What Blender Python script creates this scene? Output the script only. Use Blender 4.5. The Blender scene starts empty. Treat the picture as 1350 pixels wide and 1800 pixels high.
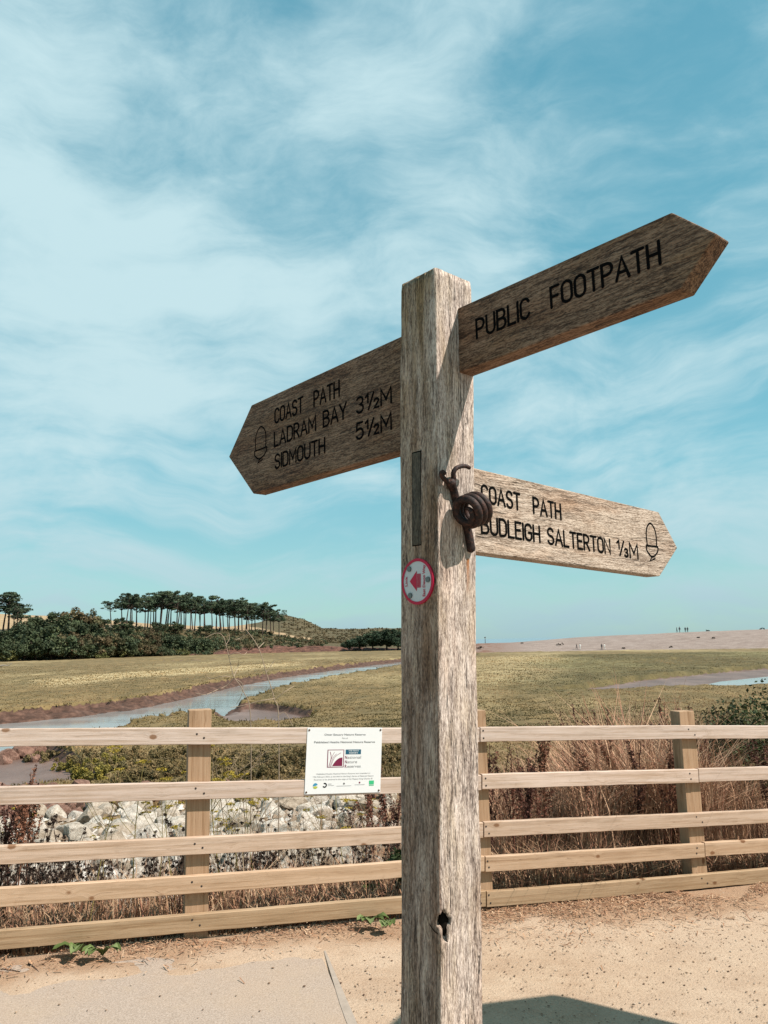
import bpy, bmesh, math, random
import numpy as np
from mathutils import Vector, Matrix

# ------------------------------------------------------------------ camera, sky, sun
SC = bpy.context.scene
COL = SC.collection
PITCH, ROLL, EYE, FPX = 0.166, -0.0198, 1.6, 1352.0
cd = bpy.data.cameras.new("camera"); cam = bpy.data.objects.new("camera", cd); COL.objects.link(cam)
cd.sensor_fit = 'VERTICAL'; cd.sensor_height = 36.0; cd.lens = 36.0 * FPX / 1800.0
cd.clip_start = 0.05; cd.clip_end = 60000
cam.location = (0, 0, EYE)
CAMR = Matrix.Rotation(math.pi / 2 + PITCH, 3, 'X') @ Matrix.Rotation(ROLL, 3, 'Z')
cam.rotation_euler = CAMR.to_euler()
SC.camera = cam
SC.view_settings.view_transform = 'Standard'; SC.view_settings.look = 'None'
SC.view_settings.exposure = 0.74; SC.view_settings.gamma = 1.0
SUN = Vector((0.130, -0.050, 0.172)).normalized()
SUN_EL = math.asin(SUN.z); SUN_AZ = math.atan2(SUN.x, SUN.y)
ld = bpy.data.lights.new("sun", 'SUN'); ld.energy = 5.0; ld.angle = math.radians(0.5); ld.color = (1.0, 0.92, 0.84)
so = bpy.data.objects.new("sun", ld); COL.objects.link(so)
so.rotation_euler = SUN.to_track_quat('Z', 'Y').to_euler(); so.location = (10, -3, 20)


# ------------------------------------------------------------------ node helper
class NT:
    def __init__(s, tree):
        s.t = tree; s.n = tree.nodes; s.l = tree.links
    def add(s, typ, ins=None, **kw):
        nd = s.n.new(typ)
        for k, v in kw.items(): setattr(nd, k, v)
        for k, v in (ins or {}).items(): s.set(nd.inputs[k], v)
        return nd
    def set(s, sock, v):
        if hasattr(v, 'is_output') or isinstance(v, bpy.types.NodeSocket): s.l.new(v, sock)
        else:
            if sock.type == 'RGBA' and len(v) == 3: v = (*v, 1)
            sock.default_value = v
    def math(s, op, a, b=0.0, c=None, clamp=False):
        nd = s.n.new('ShaderNodeMath'); nd.operation = op; nd.use_clamp = clamp
        s.set(nd.inputs[0], a); s.set(nd.inputs[1], b)
        if c is not None: s.set(nd.inputs[2], c)
        return nd.outputs[0]
    def vmath(s, op, a, b=(0, 0, 0)):
        nd = s.n.new('ShaderNodeVectorMath'); nd.operation = op
        s.set(nd.inputs[0], a); s.set(nd.inputs[1], b)
        return nd.outputs['Value'] if op in ('LENGTH', 'DOT_PRODUCT', 'DISTANCE') else nd.outputs[0]
    def map(s, v, loc=(0, 0, 0), rot=(0, 0, 0), sc=(1, 1, 1), typ='POINT'):
        return s.add('ShaderNodeMapping', {'Vector': v, 'Location': loc, 'Rotation': rot, 'Scale': sc}, vector_type=typ).outputs[0]
    def noise(s, v, scale=5, detail=4, rough=0.55, dist=0.0, dim='3D', w=None, color=False):
        nd = s.add('ShaderNodeTexNoise', {'Vector': v, 'Scale': scale, 'Detail': detail, 'Roughness': rough, 'Distortion': dist}, noise_dimensions=dim)
        if w is not None: s.set(nd.inputs['W'], w)
        return nd.outputs[1 if color else 0]
    def vor(s, v, scale=5, feature='F1', out='Distance', rnd=1.0):
        nd = s.add('ShaderNodeTexVoronoi', {'Vector': v, 'Scale': scale, 'Randomness': rnd}, feature=feature)
        return nd.outputs[out]
    def ramp(s, f, stops, interp='LINEAR'):
        nd = s.n.new('ShaderNodeValToRGB'); nd.color_ramp.interpolation = interp
        cr = nd.color_ramp
        while len(cr.elements) < len(stops): cr.elements.new(0.5)
        for e, (p, c) in zip(cr.elements, stops):
            e.position = p; e.color = (*c, 1) if len(c) == 3 else c
        s.set(nd.inputs[0], f); return nd.outputs[0]
    def rng(s, v, a, b, c=0.0, d=1.0, smooth=False):
        nd = s.add('ShaderNodeMapRange', {'Value': v, 'From Min': a, 'From Max': b, 'To Min': c, 'To Max': d})
        if smooth: nd.interpolation_type = 'SMOOTHSTEP'
        return nd.outputs[0]
    def mix(s, f, a, b, blend='MIX'):
        nd = s.n.new('ShaderNodeMix'); nd.data_type = 'RGBA'; nd.blend_type = blend
        s.set(nd.inputs[0], f); s.set(nd.inputs[6], a); s.set(nd.inputs[7], b)
        return nd.outputs[2]
    def bump(s, h, strength=0.5, dist=0.01, normal=None):
        nd = s.add('ShaderNodeBump', {'Height': h, 'Strength': strength, 'Distance': dist})
        if normal is not None: s.set(nd.inputs['Normal'], normal)
        return nd.outputs[0]


def new_mat(name):
    m = bpy.data.materials.new(name); m.use_nodes = True
    nt = NT(m.node_tree); b = nt.n['Principled BSDF']; b.inputs['Roughness'].default_value = 0.8
    b.inputs['Specular IOR Level'].default_value = 0.3
    return m, nt, b


# sky: Nishita tinted a little, with thin cloud laid out by world direction
W = bpy.data.worlds.new("World"); SC.world = W; W.use_nodes = True
wn = NT(W.node_tree); bg = wn.n['Background']
sky = wn.add('ShaderNodeTexSky', sky_type='NISHITA', sun_disc=False, sun_elevation=SUN_EL, sun_rotation=SUN_AZ,
             altitude=0.0, air_density=1.0, dust_density=0.6, ozone_density=1.0)
wdir = wn.add('ShaderNodeTexCoord').outputs['Generated']


def px_ray(u, v):
    return (CAMR @ Vector(((u - 675) / FPX, -(v - 900) / FPX, -1.0)))


def px_plane(u, v, p0, n):
    d = px_ray(u, v); o = Vector((0, 0, EYE)); t = (Vector(p0) - o).dot(n) / d.dot(n)
    return o + d * t


def px_ground(u, v, z):
    d = px_ray(u, v); t = (z - EYE) / d.z
    return Vector((d.x * t, d.y * t, z))


def px_dist(u, v, y):
    d = px_ray(u, v); t = y / d.y
    return Vector((d.x * t, y, EYE + d.z * t))


SKY_BLOBS = [  # (direction pixel, radii, tilt, amount): thin cloud banks (+) and clear patches (-)
    (120, 60, 0.30, 0.16, 0.1, 0.34), (60, 430, 0.26, 0.20, 0.2, 0.50), (520, 520, 0.42, 0.10, -0.1, 0.42),
    (930, 350, 0.20, 0.060, 0.30, 0.50), (640, 150, 0.22, 0.12, -0.5, 0.26), (1330, 60, 0.16, 0.10, 0, 0.22),
    (1250, 700, 0.35, 0.16, 0.0, 0.25), (200, 760, 0.40, 0.10, 0, 0.30), (230, 900, 0.34, 0.06, 0, 0.25),
    (300, 200, 0.28, 0.085, -0.5, -0.50), (520, 330, 0.16, 0.05, 0.1, -0.30), (950, 140, 0.26, 0.10, 0.1, -0.28), (1150, 330, 0.2, 0.10, 0.3, -0.16),
    (420, 895, 0.20, 0.030, 0, -1.1), (560, 610, 0.3, 0.03, 0.1, -0.25), (1000, 560, 0.2, 0.05, 0.1, -0.3),
    (60, 230, 0.12, 0.06, 0.0, -0.20), (640, 430, 0.2, 0.05, 0.1, -0.3)]
wz = wn.add('ShaderNodeSeparateXYZ', {0: wdir}).outputs[2]
warp = wn.noise(wdir, 2.6, 3, 0.5, 0.0, color=True)
wv = wn.vmath('ADD', wdir, wn.vmath('MULTIPLY', wn.vmath('SUBTRACT', warp, (0.5, 0.5, 0.5)), (0.30, 0.30, 0.24)))
nA = wn.noise(wn.map(wv, rot=(0, 0.35, 0), sc=(1.0, 1.0, 1.7)), 2.6, 8, 0.55, 0.0)
nB = wn.noise(wn.map(wv, loc=(3, 1, 2), rot=(0, -0.45, 0), sc=(0.8, 1.0, 2.0)), 5.5, 9, 0.62, 0.15)
dens = wn.math('ADD', wn.math('MULTIPLY', wn.math('SUBTRACT', nA, 0.5), 2.2), wn.math('MULTIPLY', wn.math('SUBTRACT', nB, 0.5), 1.5))
for (u, v, rx, rz, tilt, amt) in SKY_BLOBS:
    c = px_ray(u, v).normalized(); yaw = math.atan2(-c.x, c.y); pit = math.asin(c.z)
    e = (Matrix.Rotation(yaw, 3, 'Z') @ Matrix.Rotation(pit, 3, 'X') @ Matrix.Rotation(-tilt, 3, 'Y')).to_euler()
    q = wn.vmath('LENGTH', wn.map(wv, loc=tuple(c), rot=tuple(e), sc=(rx, 0.5, rz), typ='TEXTURE'))
    dens = wn.math('ADD', dens, wn.rng(q, 1.6, 0.0, 0.0, amt * (0.85 if amt > 0 else 0.60), True))
nC = wn.noise(wn.map(wv, loc=(7, 2, 5), rot=(0, 0.06, 0), sc=(1.0, 1.0, 6.0)), 3.4, 8, 0.58, 0.1)
dens = wn.math('ADD', dens, wn.math('MULTIPLY', wn.math('SUBTRACT', nC, 0.5), wn.rng(wz, 0.65, 0.05, 0.2, 3.0)))
nD = wn.noise(wn.map(wv, loc=(1, 8, 3), rot=(0, 0.5, 0.2), sc=(1.0, 1.0, 2.6)), 14.0, 8, 0.62, 0.4)
dens = wn.math('ADD', dens, wn.math('MULTIPLY', wn.math('SUBTRACT', nD, 0.5), 0.55))
dens = wn.math('ADD', dens, wn.rng(wz, 0.55, 0.0, 0.12, 0.20))
mask = wn.rng(dens, -0.38, 1.02, 0.0, 0.95, True)
tint = wn.mix(1.0, sky.outputs[0], (0.86, 1.40, 1.13), 'MULTIPLY')
clear = wn.ramp(wn.rng(wz, 0.0, 0.8), [(0.0, (2.65, 3.72, 4.22)), (0.07, (2.4, 3.7, 4.35)), (0.26, (1.45, 3.6, 4.45)), (0.60, (1.10, 3.15, 4.0)), (1.0, (0.75, 2.6, 3.55))])
tint = wn.mix(0.72, tint, clear)
cloudc = wn.ramp(wn.rng(wz, 0.0, 0.75), [(0.0, (2.7, 3.95, 4.45)), (0.10, (3.5, 4.9, 5.3)), (0.30, (4.15, 5.6, 5.95)), (1.0, (4.4, 5.9, 6.25))])
skyc = wn.mix(mask, tint, cloudc)
wn.l.new(skyc, bg.inputs['Color']); bg.inputs['Strength'].default_value = 0.084


# ------------------------------------------------------------------ mesh helpers
def link(name, mesh, mat=None, parent=None):
    o = bpy.data.objects.new(name, mesh); COL.objects.link(o)
    if mat is not None and len(mesh.materials) == 0: mesh.materials.append(mat)
    if parent is not None: o.parent = parent
    return o


def empty(name, loc, label, cat, group=None, rotz=0.0):
    o = bpy.data.objects.new(name, None); COL.objects.link(o); o.location = loc; o.rotation_euler = (0, 0, rotz)
    o.empty_display_size = 0.2
    return tag(o, label, cat, group)


def tag(o, label=None, cat=None, group=None, kind=None):
    if label: o['label'] = label
    if cat: o['category'] = cat
    if group: o['group'] = group
    if kind: o['kind'] = kind
    return o


def np_mesh(name, V, Fc, col=None, attrs=None, smooth=False):
    """V (N,3); Fc (M,k) constant k"""
    V = np.asarray(V, np.float32); Fc = np.asarray(Fc, np.int32); k = Fc.shape[1]
    me = bpy.data.meshes.new(name)
    me.vertices.add(len(V)); me.vertices.foreach_set('co', V.ravel())
    me.loops.add(Fc.size); me.loops.foreach_set('vertex_index', Fc.ravel())
    me.polygons.add(len(Fc)); me.polygons.foreach_set('loop_start', np.arange(0, Fc.size, k, dtype=np.int32))
    me.polygons.foreach_set('use_smooth', np.full(len(Fc), smooth))
    me.update(calc_edges=True)
    if col is not None:
        a = me.color_attributes.new('Col', 'FLOAT_COLOR', 'POINT')
        c = np.ones((len(V), 4), np.float32); c[:, :3] = col; a.data.foreach_set('color', c.ravel())
    for n_, val in (attrs or {}).items():
        a = me.attributes.new(n_, 'FLOAT', 'POINT'); a.data.foreach_set('value', np.asarray(val, np.float32).ravel())
    me.validate()
    return me


def bm_mesh(name, bm, smooth=False):
    me = bpy.data.meshes.new(name); bmesh.ops.recalc_face_normals(bm, faces=bm.faces); bm.to_mesh(me); bm.free()
    if smooth:
        for p in me.polygons: p.use_smooth = True
    return me


def bm_box(bm, x0, x1, y0, y1, z0, z1, bevel=0.0):
    r = bmesh.ops.create_cube(bm, size=1.0)
    for v in r['verts']:
        v.co = Vector(((x0 + x1) / 2 + v.co.x * (x1 - x0), (y0 + y1) / 2 + v.co.y * (y1 - y0), (z0 + z1) / 2 + v.co.z * (z1 - z0)))
    if bevel:
        es = list({e for v in r['verts'] for e in v.link_edges})
        bmesh.ops.bevel(bm, geom=es, offset=bevel, segments=2, affect='EDGES', profile=0.6)


def tube_arrays(pts, rad, seg=10, cap=True):
    P = np.array(pts, float); n = len(P); rad = np.broadcast_to(np.asarray(rad, float), (n,))
    T = np.gradient(P, axis=0); T /= np.linalg.norm(T, axis=1)[:, None] + 1e-12
    a = np.array([0, 0, 1.0]) if abs(T[0, 2]) < 0.9 else np.array([1.0, 0, 0])
    N = np.cross(T[0], a); N /= np.linalg.norm(N)
    V = []
    for i in range(n):
        N = N - T[i] * (N @ T[i]); N /= np.linalg.norm(N) + 1e-12; B = np.cross(T[i], N)
        for k in range(seg):
            w = 2 * math.pi * k / seg; V.append(P[i] + rad[i] * (math.cos(w) * N + math.sin(w) * B))
    Fc = [(i * seg + k, i * seg + (k + 1) % seg, (i + 1) * seg + (k + 1) % seg, (i + 1) * seg + k) for i in range(n - 1) for k in range(seg)]
    if cap:
        V += [P[0] - T[0] * rad[0] * 0.5, P[-1] + T[-1] * rad[-1] * 0.5]; a0, a1 = len(V) - 2, len(V) - 1
        Fc += [(a0, (k + 1) % seg, k, k) for k in range(seg)] + [(a1, (n - 1) * seg + k, (n - 1) * seg + (k + 1) % seg, (n - 1) * seg + (k + 1) % seg) for k in range(seg)]
    return np.array(V), Fc


def multi_mesh(name, parts, smooth=True):
    V = []; Fs = []; o = 0
    for v, f in parts:
        V.append(v); Fs += [tuple(dict.fromkeys(i + o for i in q)) for q in f]; o += len(v)
    me = bpy.data.meshes.new(name); me.from_pydata(np.concatenate(V).tolist(), [], Fs); me.update()
    if smooth: me.polygons.foreach_set('use_smooth', np.ones(len(me.polygons), bool))
    return me


def smooth_path(pts, n=8):
    P = [Vector(p) for p in pts]; out = []
    for i in range(len(P) - 1):
        p0 = P[max(i - 1, 0)]; p1 = P[i]; p2 = P[i + 1]; p3 = P[min(i + 2, len(P) - 1)]
        for k in range(n):
            t = k / n
            out.append(0.5 * ((2 * p1) + (p2 - p0) * t + (2 * p0 - 5 * p1 + 4 * p2 - p3) * t * t + (3 * p1 - p0 - 3 * p2 + p3) * t ** 3))
    out.append(P[-1]); return out


RNG = np.random.default_rng(7)
_perm = np.random.default_rng(3).random((256, 256))


def vnoise(x, y):
    x = np.asarray(x, float); y = np.asarray(y, float)
    xi = np.floor(x).astype(int); yi = np.floor(y).astype(int); fx = x - xi; fy = y - yi
    fx = fx * fx * (3 - 2 * fx); fy = fy * fy * (3 - 2 * fy)
    g = lambda a, b: _perm[a & 255, b & 255]
    return (g(xi, yi) * (1 - fx) + g(xi + 1, yi) * fx) * (1 - fy) + (g(xi, yi + 1) * (1 - fx) + g(xi + 1, yi + 1) * fx) * fy


def fbm(x, y, o=4, g=0.5):
    s = 0; a = 1; n = 0
    for i in range(o):
        s = s + a * (vnoise(x * 2 ** i + 17 * i, y * 2 ** i + 31 * i) - 0.5); n += a; a *= g
    return s / n * 2


def sdf(x, y, poly):
    """signed distance to polygon, negative inside"""
    x = np.asarray(x, float); y = np.asarray(y, float)
    d2 = np.full(x.shape, 1e12); ins = np.zeros(x.shape, bool); n = len(poly)
    for i in range(n):
        ax, ay = poly[i]; bx, by = poly[(i + 1) % n]
        ex, ey = bx - ax, by - ay
        t = np.clip(((x - ax) * ex + (y - ay) * ey) / (ex * ex + ey * ey + 1e-12), 0, 1)
        d2 = np.minimum(d2, (x - ax - t * ex) ** 2 + (y - ay - t * ey) ** 2)
        c = ((ay > y) != (by > y)) & (x < ex * (y - ay) / (ey + 1e-12) + ax)
        ins ^= c
    return np.where(ins, -1, 1) * np.sqrt(d2)


# ------------------------------------------------------------------ materials
def attr_col(nt, name='Col'):
    return nt.add('ShaderNodeAttribute', attribute_name=name).outputs['Color']


def attr_fac(nt, name):
    return nt.add('ShaderNodeAttribute', attribute_name=name).outputs['Fac']


def mat_plain(name, color, rough=0.7, metal=0.0, var=0.0, scale=30):
    m, nt, b = new_mat(name)
    if var:
        o = nt.add('ShaderNodeTexCoord').outputs['Object']
        n = nt.noise(o, scale, 5, 0.6)
        c = nt.mix(1.0, (*color, 1), nt.ramp(n, [(0.3, (1 - var,) * 3), (0.7, (1 + var,) * 3)]), 'MULTIPLY')
        nt.l.new(c, b.inputs['Base Color'])
    else: b.inputs['Base Color'].default_value = (*color, 1)
    b.inputs['Roughness'].default_value = rough; b.inputs['Metallic'].default_value = metal
    if rough >= 0.95: b.inputs['Specular IOR Level'].default_value = 0.0
    return m


def mat_oak(name, axis, dark, mid, light, moss=0.3, brown=0.3, rust=None, seed=0.0, fiber=1.0, shade_grime=0.0):
    """weathered oak; grain runs along local axis 0 (x) or 2 (z)"""
    m, nt, b = new_mat(name)
    co = nt.add('ShaderNodeTexCoord').outputs['Object']
    st = lambda a, l: (l, a, a) if axis == 0 else (a, a, l)
    warp = nt.vmath('MULTIPLY', nt.vmath('SUBTRACT', nt.noise(co, 9.0, 3, 0.5, color=True), (0.5,) * 3), st(0.016, 0.03))
    cw = nt.vmath('ADD', nt.vmath('ADD', co, warp), (seed, seed * 1.7, seed * 0.6))
    f1 = nt.noise(nt.map(cw, sc=st(250, 26)), 1.0, 5, 0.65)
    f2 = nt.noise(nt.map(cw, sc=st(95, 7)), 1.0, 4, 0.6)
    f3 = nt.noise(nt.map(cw, sc=st(430, 110)), 1.0, 3, 0.65)
    fib = nt.math('ADD', nt.math('MULTIPLY', f1, 0.40), nt.math('ADD', nt.math('MULTIPLY', f2, 0.22), nt.math('MULTIPLY', f3, 0.38)))
    base = nt.ramp(fib, [(0.39, dark), (0.475, mid), (0.54, light), (0.61, tuple(min(1, c * 1.25) for c in light))])
    big = nt.noise(nt.map(cw, sc=st(14, 3.2)), 1.0, 4, 0.6)
    base = nt.mix(nt.math('MULTIPLY', nt.rng(big, 0.48, 0.70), brown), base, nt.mix(1.0, base, (0.80, 0.52, 0.32), 'MULTIPLY'))
    big2 = nt.noise(nt.map(cw, loc=(5, 2, 1), sc=st(17, 4)), 1.0, 5, 0.65)
    base = nt.mix(nt.math('MULTIPLY', nt.rng(big2, 0.47, 0.68), moss), base, nt.mix(1.0, base, (0.66, 0.56, 0.30), 'MULTIPLY'))
    big3 = nt.noise(nt.map(cw, loc=(1, 7, 4), sc=st(20, 6)), 1.0, 6, 0.7)
    base = nt.mix(nt.math('MULTIPLY', nt.rng(big3, 0.50, 0.66), 0.42), base, nt.mix(1.0, base, (0.46, 0.41, 0.37), 'MULTIPLY'))
    # checks: thin dark splits along the grain
    cr = nt.noise(nt.map(cw, loc=(9, 3, 2), sc=st(95, 2.6)), 1.0, 2, 0.5)
    crk = nt.rng(nt.math('ABSOLUTE', nt.math('SUBTRACT', cr, 0.5)), 0.0, 0.018, 1.0, 0.0)
    gate = nt.rng(nt.noise(nt.map(cw, loc=(2, 2, 8), sc=st(30, 5)), 1.0, 2), 0.47, 0.57)
    crk = nt.math('MULTIPLY', crk, gate)
    base = nt.mix(nt.math('MULTIPLY', crk, 0.8), base, tuple(c * 0.25 for c in dark))
    speck = nt.rng(nt.noise(cw, 240, 2, 0.6), 0.66, 0.74)
    base = nt.mix(nt.math('MULTIPLY', speck, 0.35), base, tuple(min(1, c * 1.6) for c in light))
    if rust:
        for (cx, cz, w, h, colr, amt) in rust:
            sp = nt.add('ShaderNodeSeparateXYZ', {0: co})
            wob = nt.math('MULTIPLY', nt.math('SUBTRACT', nt.noise(co, 60, 3), 0.5), w * 1.2)
            dx = nt.math('DIVIDE', nt.math('ABSOLUTE', nt.math('SUBTRACT', nt.math('ADD', sp.outputs[1], wob), cx)), w)
            mx = nt.rng(dx, 0.4, 1.0, 1.0, 0.0, True)
            mz = nt.math('MULTIPLY', nt.rng(sp.outputs[2], cz - h, cz, 0.15, 1.0), nt.rng(sp.outputs[2], cz, cz + 0.004, 1.0, 0.0))
            mz = nt.math('MULTIPLY', mz, nt.rng(sp.outputs[2], cz - h, cz - h * 0.8, 0.0, 1.0))
            mk = nt.math('MULTIPLY', nt.math('MULTIPLY', mx, mz), nt.rng(f1, 0.3, 0.6, 0.5, 1.0))
            base = nt.mix(nt.math('MULTIPLY', mk, amt), base, colr)
    if shade_grime:      # left face painted darker to deepen its shade, with streaky grime, greener on top
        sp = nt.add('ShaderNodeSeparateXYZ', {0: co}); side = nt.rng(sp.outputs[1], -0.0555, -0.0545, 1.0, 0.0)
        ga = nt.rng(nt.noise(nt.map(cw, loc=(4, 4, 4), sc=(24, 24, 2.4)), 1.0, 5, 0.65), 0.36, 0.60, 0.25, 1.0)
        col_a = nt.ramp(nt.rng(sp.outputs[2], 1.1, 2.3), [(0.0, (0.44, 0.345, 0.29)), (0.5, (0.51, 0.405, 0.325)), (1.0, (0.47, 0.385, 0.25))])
        base = nt.mix(nt.math('MULTIPLY', nt.math('MULTIPLY', side, ga), shade_grime), base, nt.mix(1.0, base, col_a, 'MULTIPLY'))
    nt.l.new(base, b.inputs['Base Color'])
    h = nt.math('SUBTRACT', fib, nt.math('MULTIPLY', crk, 0.5))
    nt.l.new(nt.bump(h, 0.9 * fiber, 0.006), b.inputs['Normal'])
    b.inputs['Roughness'].default_value = 0.85
    return m


def mat_timber(name, axis):
    """sawn softwood with knots; tone comes from the object's colour"""
    m, nt, b = new_mat(name)
    oi = nt.add('ShaderNodeObjectInfo')
    co = nt.add('ShaderNodeTexCoord').outputs['Object']
    off = nt.add('ShaderNodeCombineXYZ', {0: nt.math('MULTIPLY', oi.outputs['Random'], 37.0), 1: nt.math('MULTIPLY', oi.outputs['Random'], 11.0), 2: 0.0}).outputs[0]
    if axis == 2: co = nt.map(co, rot=(0, math.pi / 2, 0))
    c = nt.vmath('ADD', co, off)
    kn = nt.add('ShaderNodeTexVoronoi', {'Vector': nt.map(c, sc=(4.6, 2.0, 7.6)), 'Scale': 1.0}, feature='F1')
    wob = nt.math('MULTIPLY', nt.math('SUBTRACT', nt.noise(c, 40, 2), 0.5), 0.05)
    kd = nt.math('ADD', kn.outputs['Distance'], wob)
    knot = nt.rng(kd, 0.07, 0.12, 1.0, 0.0, True)
    ring = nt.math('MULTIPLY', nt.rng(kd, 0.05, 0.22, 1.0, 0.0, True), nt.math('SINE', nt.math('MULTIPLY', kd, 210.0)))
    bend = nt.add('ShaderNodeCombineXYZ', {0: 0.0, 1: 0.0, 2: nt.math('MULTIPLY', nt.rng(kd, 0.0, 0.30, 0.02, 0.0, True), 1.0)}).outputs[0]
    cw = nt.vmath('ADD', c, bend)
    g1 = nt.noise(nt.map(cw, sc=(1.1, 20, 62)), 1.0, 3, 0.5, 0.4)
    g2 = nt.noise(nt.map(cw, sc=(9, 90, 420)), 1.0, 3, 0.6)
    gl = nt.noise(nt.map(cw, sc=(2.2, 5, 9)), 1.0, 4, 0.6)
    tone = nt.math('ADD', nt.math('MULTIPLY', g1, 0.6), nt.math('MULTIPLY', g2, 0.4))
    tone = nt.math('ADD', tone, nt.math('MULTIPLY', ring, 0.05))
    k = nt.ramp(tone, [(0.30, (0.58, 0.48, 0.37)), (0.47, (0.92, 0.88, 0.83)), (0.60, (1.05, 1.05, 1.05))])
    k = nt.mix(nt.math('MULTIPLY', nt.rng(gl, 0.55, 0.75), 0.55), k, (0.66, 0.56, 0.42))
    k = nt.mix(nt.math('MULTIPLY', nt.rng(nt.noise(c, 14, 6, 0.7), 0.60, 0.72), 0.35), k, (0.52, 0.46, 0.38))
    base = nt.mix(1.0, oi.outputs['Color'], k, 'MULTIPLY')
    sp_ = nt.noise(nt.map(cw, loc=(3, 1, 6), sc=(1.6, 30, 75)), 1.0, 2, 0.5)
    split = nt.math('MULTIPLY', nt.rng(nt.math('ABSOLUTE', nt.math('SUBTRACT', sp_, 0.5)), 0.0, 0.010, 1.0, 0.0), nt.rng(nt.noise(nt.map(cw, loc=(8, 1, 2), sc=(2.2, 8, 22)), 1.0, 2), 0.52, 0.60))
    base = nt.mix(nt.math('MULTIPLY', split, 0.7), base, nt.mix(1.0, oi.outputs['Color'], (0.30, 0.22, 0.16), 'MULTIPLY'))
    weather = nt.rng(nt.noise(nt.map(c, loc=(6, 0, 1), sc=(3.2, 12, 26)), 1.0, 6, 0.72), 0.50, 0.66)
    base = nt.mix(nt.math('MULTIPLY', weather, 0.6), base, nt.mix(1.0, base, (0.70, 0.68, 0.64), 'MULTIPLY'))
    base = nt.mix(nt.math('MULTIPLY', knot, 0.95), base, nt.mix(1.0, oi.outputs['Color'], (0.40, 0.26, 0.16), 'MULTIPLY'))
    nt.l.new(base, b.inputs['Base Color'])
    nt.l.new(nt.bump(tone, 0.5, 0.004), b.inputs['Normal'])
    b.inputs['Roughness'].default_value = 0.75
    return m


def mat_plant(name, rough=0.7, trans=0.25, mul=(1, 1, 1)):
    m, nt, b = new_mat(name)
    c = attr_col(nt); r = nt.add('ShaderNodeObjectInfo').outputs['Random']
    c = nt.mix(1.0, c, nt.ramp(r, [(0, tuple(0.82 * x for x in mul)), (1, tuple(1.18 * x for x in mul))]), 'MULTIPLY')
    nt.l.new(c, b.inputs['Base Color']); b.inputs['Roughness'].default_value = rough
    b.inputs['Specular IOR Level'].default_value = 0.15
    if trans:
        tr = nt.add('ShaderNodeBsdfTranslucent'); nt.l.new(c, tr.inputs['Color'])
        mx = nt.add('ShaderNodeMixShader', {0: trans}); nt.l.new(b.outputs[0], mx.inputs[1]); nt.l.new(tr.outputs[0], mx.inputs[2])
        nt.l.new(mx.outputs[0], nt.n['Material Output'].inputs['Surface'])
    return m


def mat_path():
    m, nt, b = new_mat('sandy_gravel')
    co = nt.add('ShaderNodeTexCoord').outputs['Object']
    n1 = nt.noise(co, 0.9, 5, 0.6); n2 = nt.noise(co, 5, 8, 0.72); n3 = nt.noise(co, 90, 4, 0.7)
    c = nt.ramp(n2, [(0.30, (0.375, 0.255, 0.170)), (0.52, (0.455, 0.325, 0.222)), (0.72, (0.52, 0.39, 0.275))])
    c = nt.mix(nt.rng(n1, 0.38, 0.62, 0.0, 0.6), c, (0.50, 0.385, 0.285))
    n5 = nt.noise(nt.map(co, loc=(3, 1, 0), rot=(0, 0, 0.33), sc=(0.5, 2.2, 1)), 1.0, 6, 0.7)
    c = nt.mix(nt.rng(n5, 0.50, 0.66, 0.0, 0.55), c, (0.36, 0.235, 0.15))
    c = nt.mix(nt.rng(n3, 0.53, 0.68, 0.0, 0.7), c, (0.28, 0.18, 0.11))
    c = nt.mix(nt.rng(n3, 0.30, 0.42, 0.5, 0.0), c, (0.60, 0.45, 0.32))
    v = nt.vor(co, 55); vc = nt.add('ShaderNodeTexVoronoi', {'Vector': co, 'Scale': 55.0}).outputs['Color']
    hue = nt.add('ShaderNodeSeparateColor', {0: vc}).outputs[0]
    st = nt.math('MULTIPLY', nt.rng(v, 0.22, 0.30, 1.0, 0.0), nt.rng(hue, 0.955, 0.965))
    c = nt.mix(st, c, nt.ramp(nt.math('FRACT', nt.math('MULTIPLY', hue, 57.0)), [(0, (0.13, 0.08, 0.055)), (0.5, (0.33, 0.2, 0.13)), (1, (0.66, 0.56, 0.45))]))
    # damp, leaf-littered verge close to the fence
    vg = nt.math('ADD', attr_fac(nt, 'verge'), nt.math('MULTIPLY', nt.math('SUBTRACT', n2, 0.5), 1.1))
    c = nt.mix(nt.rng(vg, 0.42, 0.72, 0.0, 0.75), c, nt.ramp(n3, [(0.3, (0.21, 0.12, 0.07)), (0.55, (0.34, 0.205, 0.12)), (0.75, (0.48, 0.325, 0.205))]))
    nt.l.new(c, b.inputs['Base Color'])
    h = nt.math('ADD', nt.math('MULTIPLY', n3, 0.6), nt.math('ADD', n2, nt.math('MULTIPLY', st, 0.5)))
    nt.l.new(nt.bump(h, 0.85, 0.014), b.inputs['Normal']); b.inputs['Roughness'].default_value = 0.95
    return m


def mat_slab():
    m, nt, b = new_mat('concrete')
    co = nt.add('ShaderNodeTexCoord').outputs['Object']
    n1 = nt.noise(co, 1.3, 5, 0.6); n2 = nt.noise(co, 130, 3, 0.7); n3 = nt.noise(co, 12, 5, 0.6)
    c = nt.ramp(n2, [(0.30, (0.26, 0.20, 0.155)), (0.5, (0.36, 0.285, 0.228)), (0.70, (0.455, 0.37, 0.305))])
    c = nt.mix(nt.rng(n1, 0.4, 0.68, 0.0, 0.45), c, (0.42, 0.30, 0.20))
    c = nt.mix(nt.rng(n3, 0.56, 0.8, 0.0, 0.5), c, (0.40, 0.31, 0.22))
    nt.l.new(c, b.inputs['Base Color']); nt.l.new(nt.bump(n2, 0.5, 0.006), b.inputs['Normal']); b.inputs['Roughness'].default_value = 0.9
    return m


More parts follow.
